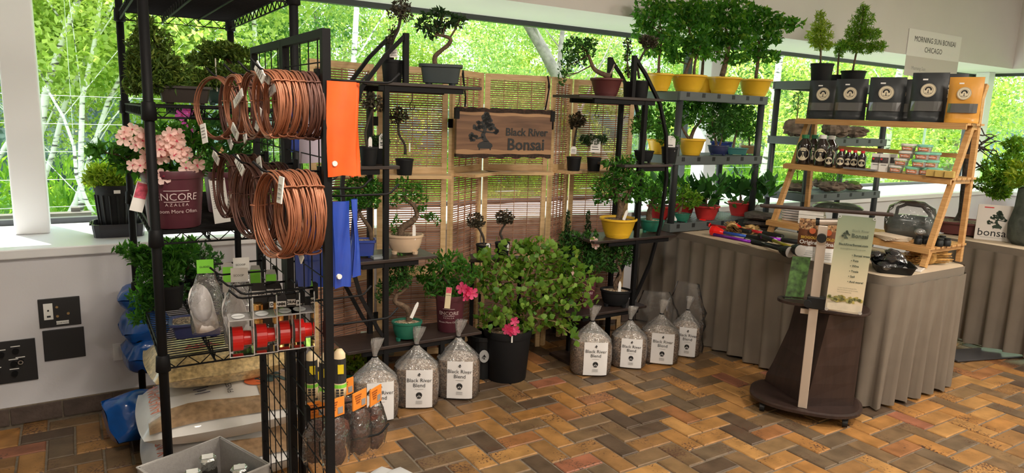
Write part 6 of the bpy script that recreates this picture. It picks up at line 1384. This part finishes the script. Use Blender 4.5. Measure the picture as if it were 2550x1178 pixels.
for i in range(3):
    p = atX(1893, 4.14, TZ+.026+.042*i); o = obj('folded_mat', pillow(.34, .22, .046, wob=.08, ph=i), mat('burlap_dark', (.055, .042, .036), .95, var=.5, scale=40, bump=.8), smooth=True, loc=p, rot=(0, 0, .5+.1*i)); tag(o, ['dark folded mesh mat at the bottom of the pile beside the ladder shelf', 'dark folded mesh mat in the middle of the pile', 'dark folded mesh mat on top of the pile'][i], 'mat', 'folded mesh mats')
wt = mat('tray_white', (.72, .7, .7), .4)
for i in range(5):
    p = atX(1976, 4.1, T3z+.001+i*.017); o = obj('white_tray', MB().lathe([(0, 0), (.066, 0), (.072, .011), (.075, .0125), (.07, .0125), (.066, .003), (0, .003)], 32, sy=.8, p=8), wt, loc=p, rot=(0, 0, -1.2)); tag(o, 'shallow white tray, %s in the stack on the lowest ladder tier' % ['bottom', 'second', 'middle', 'fourth', 'topmost'][i], 'tray', 'stacked white trays')
for i in range(3):
    p = atX(2022, 4.08, T3z+.001+i*.03); o = obj('paper_box', MB().box((0, 0, .0145), (.15, .12, .028)), cart, loc=p, rot=(0, 0, -1.2+.06*i), bevel=.002); tag(o, 'flat white paper box, %s in the stack behind the podium' % ['bottom', 'middle', 'top'][i], 'box', 'white paper boxes')
# fertiliser pouches
brn = mat('pouch_brown', (.17, .06, .025), .4, var=.1, scale=14); nutm = speckle('nut_print', [(0, (.1, .05, .02)), (.3, (.35, .18, .08)), (.6, (.5, .32, .16)), (.85, (.2, .1, .05))], 90)
for i, (x, y) in enumerate(((2012, 650), (2052, 656))):
    p = onT(x, y)+Vector((.05, .04, 0)); t = thing('fertiliser_pouch', ['brown and white printed fertiliser pouch left of the podium pole', 'brown and white printed fertiliser pouch behind the podium pole'][i], 'pouch', p, face(p), 'fertiliser pouches'); w, h = .125, .235
    for nm, z0, z1, m in (('pouch_base', 0, .34, PAPER), ('pouch_middle', .34, .74, brn), ('pouch_top', .74, 1, nutm)):
        vs = [((-1+2*k/6)*w/2, s*(.032*(1-z)**.7*(1-abs(-1+2*k/6)**4*.9)+.002), h*z) for s in (-1, 1) for z in (z0, (z0+z1)/2, z1) for k in range(7)]
        obj(nm, MB().add(vs, [(j*7+k, j*7+k+1, (j+1)*7+k+1, (j+1)*7+k) for j in (0, 1) for k in range(6)]+[(21+j*7+k, 21+(j+1)*7+k, 21+(j+1)*7+k+1, 21+j*7+k+1) for j in (0, 1) for k in range(6)]), m, t, smooth=True)
    yf = -.031; text('BIOGOLD', .021, t, (0, yf-.001, h*.53), mat('gold_ink', (.7, .45, .06), .5), bold=.0006); text('Original', .032, t, (0, yf-.004, h*.4), PAPER, bold=.0006)
    obj('emblem', MB().disc(0, 0, .017, y0=-.001, y1=0, n=18), mat('print_orange', (.62, .14, .05), .5), t, loc=(.012, yf+.005, h*.72)); g = MB()
    for k in range(4): g.box((0, yf-.003, h*(.08+.05*k)), (.08, .001, .002))
    obj('fine_print', g, mat('grey_ink', (.3, .3, .3), .7), t)
# black tray of wrapped parts
p = onT(2222, 684)+Vector((.1, .06, 0)); bt = thing('parts_tray', 'shallow black tray heaped with wrapped black parts', 'tray', p, -.9)
obj('tray_body', MB().lathe([(0, 0), (.085, 0), (.1, .04), (.105, .042), (.098, .042), (.082, .004), (0, .004)], 36, sy=1.2, p=8), BLKPL, bt)
wrapm = mat('wrapped_black', (.022, .022, .025), .2, bump=.6, bscale=50, coat=.6)
random.seed(8)
for i in range(9):
    a = Vector((random.uniform(-.07, .07), random.uniform(-.09, .09), .03+.022*(i//4)+.01)); w_ = p+Matrix.Rotation(-.9, 3, 'Z')@a
    o = obj('wrapped_part', pillow(.1, .07, .045, 8, wob=.1, ph=i), wrapm, smooth=True, loc=w_, rot=(random.uniform(-.3, .3), random.uniform(-.3, .3), random.uniform(0, 3))); tag(o, 'black part in glossy clear wrap heaped in the black tray', 'wrapped part', 'wrapped parts in the tray')
o = obj('clear_card', MB().box((0, 0, .006), (.12, .09, .012)), mat('card_white', (.7, .68, .66), .25, coat=.4), loc=onT(2290, 672)+Vector((-.02, .02, 0)), rot=(0, 0, .3), bevel=.002); tag(o, 'flat white wrapped packet beside the orange raffia', 'packet')
for i in range(5):
    o = obj('brochure', MB().box((0, 0, .002), (.2, .13, .003)), mat('kraft_paper', (.55, .45, .34), .7, var=.06, scale=10), loc=Vector((3.98, 2.32, T3z+.001+.004*i)) if False else atX(2215, 4.02, T3z+.001+.004*i), rot=(0, 0, .9+.12*i)); tag(o, 'kraft paper folder, %s in the stack right of the banner' % ['bottom', 'second', 'third', 'fourth', 'top'][i], 'folder', 'kraft folders')
for i, (x, X, z) in enumerate(((2285, 4.0, T3z), (2303, 4.05, T3z), (2318, 4.02, T3z), (2338, 4.05, T3z), (2357, 4.1, T3z), (2345, 4.16, T3z))):
    t = thing('black_jar', 'small black screw-top jar, %s on the lowest ladder tier' % ['first', 'second', 'third', 'fourth', 'fifth', 'back'][i], 'jar', atX(x, X, z), 0, 'black jars'); obj('jar_body', MB().lathe([(0, 0), (.019, 0), (.02, .003), (.02, .03), (.014, .034)], 16), BLKPL, t, smooth=True); obj('lid', MB().lathe([(.0165, .032), (.0165, .046), (0, .047)], 16), BLKPL, t)
o = obj('clear_dome', MB().ball((0, 0, .02), (.03, .03, .02), 14, 8), film('dome', (.9, .9, .9), .3, .08, .15), smooth=True, loc=atX(2290, 4.02, T3z+.047)); tag(o, 'clear plastic dome lid resting on the black jars', 'lid')
# wrapped watering can shaped bag and dark flat sack
p = atX(2262, 4.2, T3z); t = thing('wrapped_bag', 'dark teal bag with black handle in clear wrap on the lowest ladder tier', 'bag', p, face(p)); dk = mat('bag_teal', (.02, .045, .045), .3, var=.3, scale=14, bump=.5, bscale=16, coat=.4)
obj('bag_body', MB().lathe([(0, 0), (.11, 0), (.125, .03), (.12, .1), (.1, .13), (0, .135)], 30, sy=.5, p=4), dk, t, smooth=True); obj('handle', MB().tube([(-.08, 0, .1), (-.075, 0, .17), (-.03, 0, .195), (.05, 0, .19), (.09, 0, .15), (.12, 0, .07)], .01, 8), BLKPL, t, smooth=True)
obj('clear_wrap', MB().lathe([(.118, .0), (.135, .04), (.14, .1), (.12, .18), (.06, .215), (.0, .22)], 30, sy=.6, p=2.6), film('wrap_film', (.96, .96, .97), .12, .1, .04, .8, bs=20), t, smooth=True)
p = atX(2085, 4.14, T3z+.092); o = obj('dark_sack', pillow(.3, .16, .06, wob=.08), mat('sack_dark', (.02, .03, .024), .3, var=.5, scale=20, bump=.5, coat=.5), smooth=True, loc=p+Vector((0, 0, .031)), rot=(0, 0, -1.0)); tag(o, 'dark green plastic sack lying above the white boxes', 'sack')

# ================================================================== PODIUM
esp = woodmat('podium_espresso', (.022, .012, .01), (.04, .022, .018), 4, (8, 8, 1.5), .4); alu = mat('pole_beige', (.55, .47, .4), .4, .4)
pc = Vector((3.25, 2.12, 0)); pa = face(pc); pod = thing('podium', 'dark brown rolling podium with beige pole and hanging banner', 'podium', pc, pa)
F = Fr(pc)
obj('base_board', MB().lathe([(0, .05), (.26, .05), (.275, .056), (.275, .07), (.26, .076), (0, .076)], 44, (.0, 0, 0), sx=1.02, sy=.8, p=2.5), esp, pod)
for sx in (-.2, .2):
    for sy in (-.14, .14): obj('caster', MB().tube([(sx-.012, sy, .025), (sx+.012, sy, .025)], .024, 14).bbox((sx-.014, sy-.014, .03), (sx+.014, sy+.014, .05)), BLKPL, pod)
B3 = MB(); vs = []; zs_ = [.076, .12, .2, .3, .4, .5, .575]; lf = [.215, .21, .18, .15, .12, .105, .1]
cr, sr = math.cos(.55), math.sin(.55)
for z, l in zip(zs_, lf):
    k = (z-.076)/.5
    for x, y in ((-l, .12), (.01+.06*k, -.15), (.235, -.02), (.12, .15)): vs.append((x, y, z))
B3.add(vs, [(j*4+i, j*4+(i+1) % 4, (j+1)*4+(i+1) % 4, (j+1)*4+i) for j in range(6) for i in range(4)]+[(0, 3, 2, 1), (24, 25, 26, 27)])
obj('column', B3, esp, pod)
obj('column_top', MB().lathe([(0, 0), (.17, 0), (.178, .006), (.178, .012), (.17, .016), (0, .016)], 30, (.085, -.0, .576), sy=.85, p=2.6), esp, pod)
q0, q1 = F(1996, 1030, -.17), F(2038, 570, -.17)
obj('pole', MB().bbox((q0.x-.022, -.19, .077), (q0.x+.022, -.155, q1.z+.02)), alu, pod, bevel=.003)
q = F(2040, 590, -.17); obj('tilt_knob', MB().tube([(q0.x, -.215, q.z), (q0.x, -.19, q.z)], .022, 18), BLKPL, pod); obj('tilt_bar', MB().tube([(q0.x-.02, -.17, q.z+.075), (q0.x+.1, -.17, q.z+.085)], .017, 14), alu, pod); obj('bar_cap', MB().tube([(q0.x-.035, -.17, q.z+.074), (q0.x-.018, -.17, q.z+.075)], .019, 14), BLKPL, pod)
obj('height_clamp', MB().bbox((q0.x-.035, -.2, F(2015, 765, -.17).z), (q0.x+.05, -.145, F(2015, 735, -.17).z)), BLKPL, pod, bevel=.005); obj('clamp_knob', MB().tube([(q0.x-.03, -.225, F(2005, 750, -.17).z), (q0.x-.03, -.2, F(2005, 750, -.17).z)], .018, 16), BLKPL, pod)
obj('side_shelf', MB().lathe([(0, 0), (.1, 0), (.1, .014), (0, .014)], 28, (F(1985, 757, -.12).x, -.08, F(1985, 757, -.12).z), sy=.8), esp, pod); obj('shelf_bracket', MB().bbox((q0.x-.06, -.16, F(2000, 775, -.17).z-.015), (q0.x, -.15, F(2000, 775, -.17).z+.01)), alu, pod)
dz = F(2055, 528, -.1).z; x0, x1 = F(1895, 530, -.1).x, F(2222, 530, -.1).x
obj('reading_desk', MB().box(((x0+x1)/2, -.02, dz), (x1-x0, .4, .018), rx=-.118, ry=-.012), esp, pod, bevel=.006)
# banner
pts = [F(2088, 540, -.2), F(2182, 535, -.2), F(2173, 772, -.2), F(2070, 776, -.2)]
bw_, bh_ = (pts[1]-pts[0]).length, (pts[3]-pts[0]).length; bo = (pts[0]+pts[1])/2
def bannermat():
    m, t, b = nt('banner_print'); tc = N(t, 'ShaderNodeTexCoord'); sp = N(t, 'ShaderNodeSeparateXYZ'); t.links.new(tc.outputs['Object'], sp.inputs[0]); mr = N(t, 'ShaderNodeMapRange'); mr.inputs[1].default_value = -bh_; mr.inputs[2].default_value = 0
    t.links.new(sp.outputs[2], mr.inputs[0]); r = ramp(t, [(0, (.62, .56, .44)), (.1, (.6, .52, .38)), (.2, (.64, .54, .38)), (.4, (.55, .5, .34)), (.65, (.34, .36, .24)), (1, (.2, .25, .17))], mr.outputs[0]); t.links.new(r.outputs[0], b.inputs[0]); b.inputs['Roughness'].default_value = .55; return m
bn_ = thing('hanging_banner', 'green and cream shop banner hanging from the podium desk', 'banner', pod.matrix_world@Vector((0, 0, 0)) if False else pc+Matrix.Rotation(pa, 3, 'Z')@Vector((bo.x, -.228, bo.z)), pa)
vs = []
for j in range(9):
    for i in range(7): u, v = i/6, j/8; vs.append(((u-.5)*bw_*(1-.0*v)-.012*v, .004*math.sin(u*4+v*2)-.002, -v*bh_))
obj('sheet', MB().add(vs, [(j*7+i, (j+1)*7+i, (j+1)*7+i+1, j*7+i+1) for j in range(8) for i in range(6)]), bannermat(), bn_, smooth=True)
yk = -.0065; bi = mat('banner_ink', (.05, .07, .05), .7); bi2 = mat('banner_ink_light', (.12, .15, .11), .7)
obj('emblem', logo_tree(bw_*.21, yk, yk+.0005), bi, bn_, loc=(-bw_*.24, 0, -bh_*.235)); text('Black River', bw_*.1, bn_, (bw_*.14, yk, -bh_*.155), bi2); text('Bonsai', bw_*.17, bn_, (bw_*.13, yk, -bh_*.215), bi, bold=.0006)
text('BlackRiverBonsai.com', bw_*.088, bn_, (-.002, yk, -bh_*.3), bi, bold=.0005); text('dwhite@blackriverbonsai.com', bw_*.055, bn_, (-.002, yk, -bh_*.34), bi2)
for i, s in enumerate(('• Bonsai trees', '• Pots', '• Wire', '• Tools', '• Soil', '• And more!')): text(s, bw_*.085, bn_, (-bw_*.02-.0012*i, yk, -bh_*(.405+.055*i)), bi, 'LEFT', bold=.0004)
for i, s in enumerate(('Located in beautiful Northwest Ohio,', 'Black River Bonsai is a grower of quality', 'bonsai and pre-bonsai stock.')): text(s, bw_*.034, bn_, (-bw_*.27-.004, yk, -bh_*(.745+.022*i)), bi2, 'LEFT')
tm = [mat('print_trees_a', (.36, .3, .08), .7, var=.5, scale=60), mat('print_trees_b', (.22, .22, .08), .7, var=.5, scale=60)]
random.seed(12)
for k in range(2):
    g = MB()
    for i in range(16):
        x = random.uniform(-.44, .44)*bw_-.01; g.disc(x, -bh_*random.uniform(.835, .885), bw_*.06, bw_*.05, yk-.0004*k, yk+.0004-.0004*k, 9, jit=.2)
    obj('print_trees', g, tm[k], bn_)
obj('print_river', MB().poly([(-.46*bw_-.011, -bh_*.985), (.46*bw_-.012, -bh_*.985), (.46*bw_-.011, -bh_*.91), (-.1*bw_, -bh_*.9), (-.46*bw_-.01, -bh_*.915)], yk-.0009, yk-.0005), mat('print_water', (.6, .54, .42), .6, var=.1, scale=30), bn_)
for x, z in ((-.46, -.01), (.46, -.01), (-.46, -.985), (.46, -.985)): obj('grommet', MB().ring(x*bw_+(-.011 if z < -.5 else 0), z*bh_, .004, .008, yk-.001, 14), cb, bn_)
# brochure holder
q = F(1975, 750, -.14); hp = pc+Matrix.Rotation(pa, 3, 'Z')@Vector((q.x, -.1, q.z+.006)); hd = thing('brochure_holder', 'clear acrylic holder with a green leaflet on the podium side shelf', 'brochure holder', hp, pa+.25)
obj('acrylic_holder', MB().add([(-.055, -.02, 0), (.055, -.02, 0), (.055, -.035, .05), (-.055, -.035, .05), (-.055, .03, 0), (.055, .03, 0), (.055, .055, .16), (-.055, .055, .16)], [(0, 1, 2, 3), (4, 5, 6, 7), (0, 4, 5, 1)]), clearbox, hd)
lo_ = obj('leaflet', MB().add([(-.04, .012, .004), (.05, .012, .004), (.075, .055, .21), (-.015, .055, .21), (-.04, .016, .004), (.05, .016, .004), (.075, .059, .21), (-.015, .059, .21)], [(0, 1, 2, 3), (5, 4, 7, 6), (0, 3, 7, 4), (1, 5, 6, 2), (3, 2, 6, 7), (0, 4, 5, 1)]), mat('leaflet_green', (.06, .14, .03), .5, var=.7, scale=40), hd)

# ================================================================== FAR TABLE
p = onT(2385, 588)+Vector((.1, .0, 0)); p = Vector((5.62, 2.47, TZ))
t, F = plant('bonsai_tree', 'contorted dark-branched bonsai in a long brown tray on the far table', p, ('rect', 170, 34, 'oxblood'), [[(2385, 560, 16), (2398, 530, 11), (2402, 470, 9), (2408, 400, 8), (2415, 340, 6)]], [], soil=SOIL, cat='potted plant', bark=BARKD)
tw = MB(); random.seed(3)
for i in range(16):
    s = (2410+random.uniform(-6, 6), random.uniform(330, 470)); L = [F(*s)]
    x, y = s
    for k in range(4): x += random.uniform(6, 30); y += random.uniform(-26, 22); L.append(F(min(x, 2545), y, random.uniform(-.05, .05)))
    tw.tube(L, [.009, .007, .005, .004, .002], 5)
o = obj('branches', tw, BARKD, t)
me = leafcloud([(*F(x, y), rx*F.m, rx*F.m*.8, ry*F.m, 420) for x, y, rx, ry in ((2480, 420, 34, 30), (2520, 400, 34, 26), (2465, 460, 30, 24), (2510, 450, 32, 26), (2530, 360, 26, 20), (2490, 480, 24, 16))], .04, .3); o = link('foliage', me, LB, t); o['kind'] = 'stuff'
p = onT(2472, 600); t = thing('bonsai_book', 'white bonsai book standing upright on the far table', 'book', p+Vector((.03, .02, 0)), face(p)+.1); m = mpp(p); w, h = 76*m, 88*m
obj('cover', MB().bbox((-w/2, -.012, 0), (w/2, -.0105, h)).bbox((-w/2, .0105, 0), (w/2, .012, h)).bbox((-w/2, -.0105, 0), (-w/2+.0015, .0105, h)), mat('book_white', (.72, .68, .64), .5), t); obj('pages', MB().bbox((-w/2+.002, -.01, .002), (w/2-.003, .01, h-.002)), PAPER, t)
text('bonsai', w*.34, t, (0, -.0126, h*.12), INK, bold=.0004); g = logo_tree(w*.5, -.0132, -.0122); obj('cover_picture', g, mat('book_green', (.03, .055, .035), .7), t, loc=(w*.06, 0, h*.33)); obj('red_mark', MB().box((-w*.2, -.0125, h*.93), (w*.26, .001, h*.03)), capr, t); obj('rule_line', MB().box((0, -.0125, h*.08), (w*.7, .001, .002)), mat('grey_ink', (.3, .3, .3), .7), t)
p = onT(2540, 612)+Vector((.09, .0, 0)); t = thing('stone_vase', 'tall grey-green stone pot at the right edge of the picture', 'pot', p, face(p)); m = mpp(p)
obj('stone_body', MB().lathe([(0, 0), (30*m, 0), (42*m, 14*m), (44*m, 50*m), (36*m, 90*m), (34*m, 138*m), (28*m, 142*m), (26*m, 120*m), (0, 120*m)], 18), mat('stone_green', (.06, .07, .06), .85, var=.35, scale=20, bump=.7, bscale=30), t, smooth=True)
o = link('foliage', leafcloud([(-20*m, 0, 175*m, 46*m, 36*m, 34*m, 700), (20*m, 0, 220*m, 40*m, 36*m, 34*m, 600)], .045, .35), LY, t); o['kind'] = 'stuff'; obj('stem', MB().tube([(0, 0, 119*m), (-5*m, 0, 200*m)], .006, 6), BARKD, t)

# paper notices on the soffit
a, b, c, d = PY(2265, 70, 3.795), PY(2395, 95, 3.795), PY(2393, 158, 3.795), PY(2260, 138, 3.795)
t = thing('paper_notice', 'white paper notice reading Morning Sun Bonsai Chicago above the window', 'notice', ((a.x+b.x)/2, 3.797, d.z)); w, h = b.x-a.x, a.z-d.z
obj('sheet', MB().bbox((-w/2, -.004, 0), (w/2, 0, h)), mat('notice_white', (.78, .77, .76), .7), t); text('MORNING SUN BONSAI', .072, t, (0, -.005, h*.56), INK); text('CHICAGO', .072, t, (-.02, -.005, h*.2), INK)
t = thing('hanging_notice', 'thin paper sheet with faint handwriting hanging over the glass below the notice', 'notice', ((a.x+b.x)/2, 3.80, d.z-.185)); obj('sheet', MB().bbox((-w/2, -.006, 0), (w/2, -.005, .185)), mat('notice_thin', (.6, .57, .54), .7), t); text('Morning Sun', .05, t, (-w*.25, -.0065, .06), mat('grey_ink', (.3, .3, .3), .7))
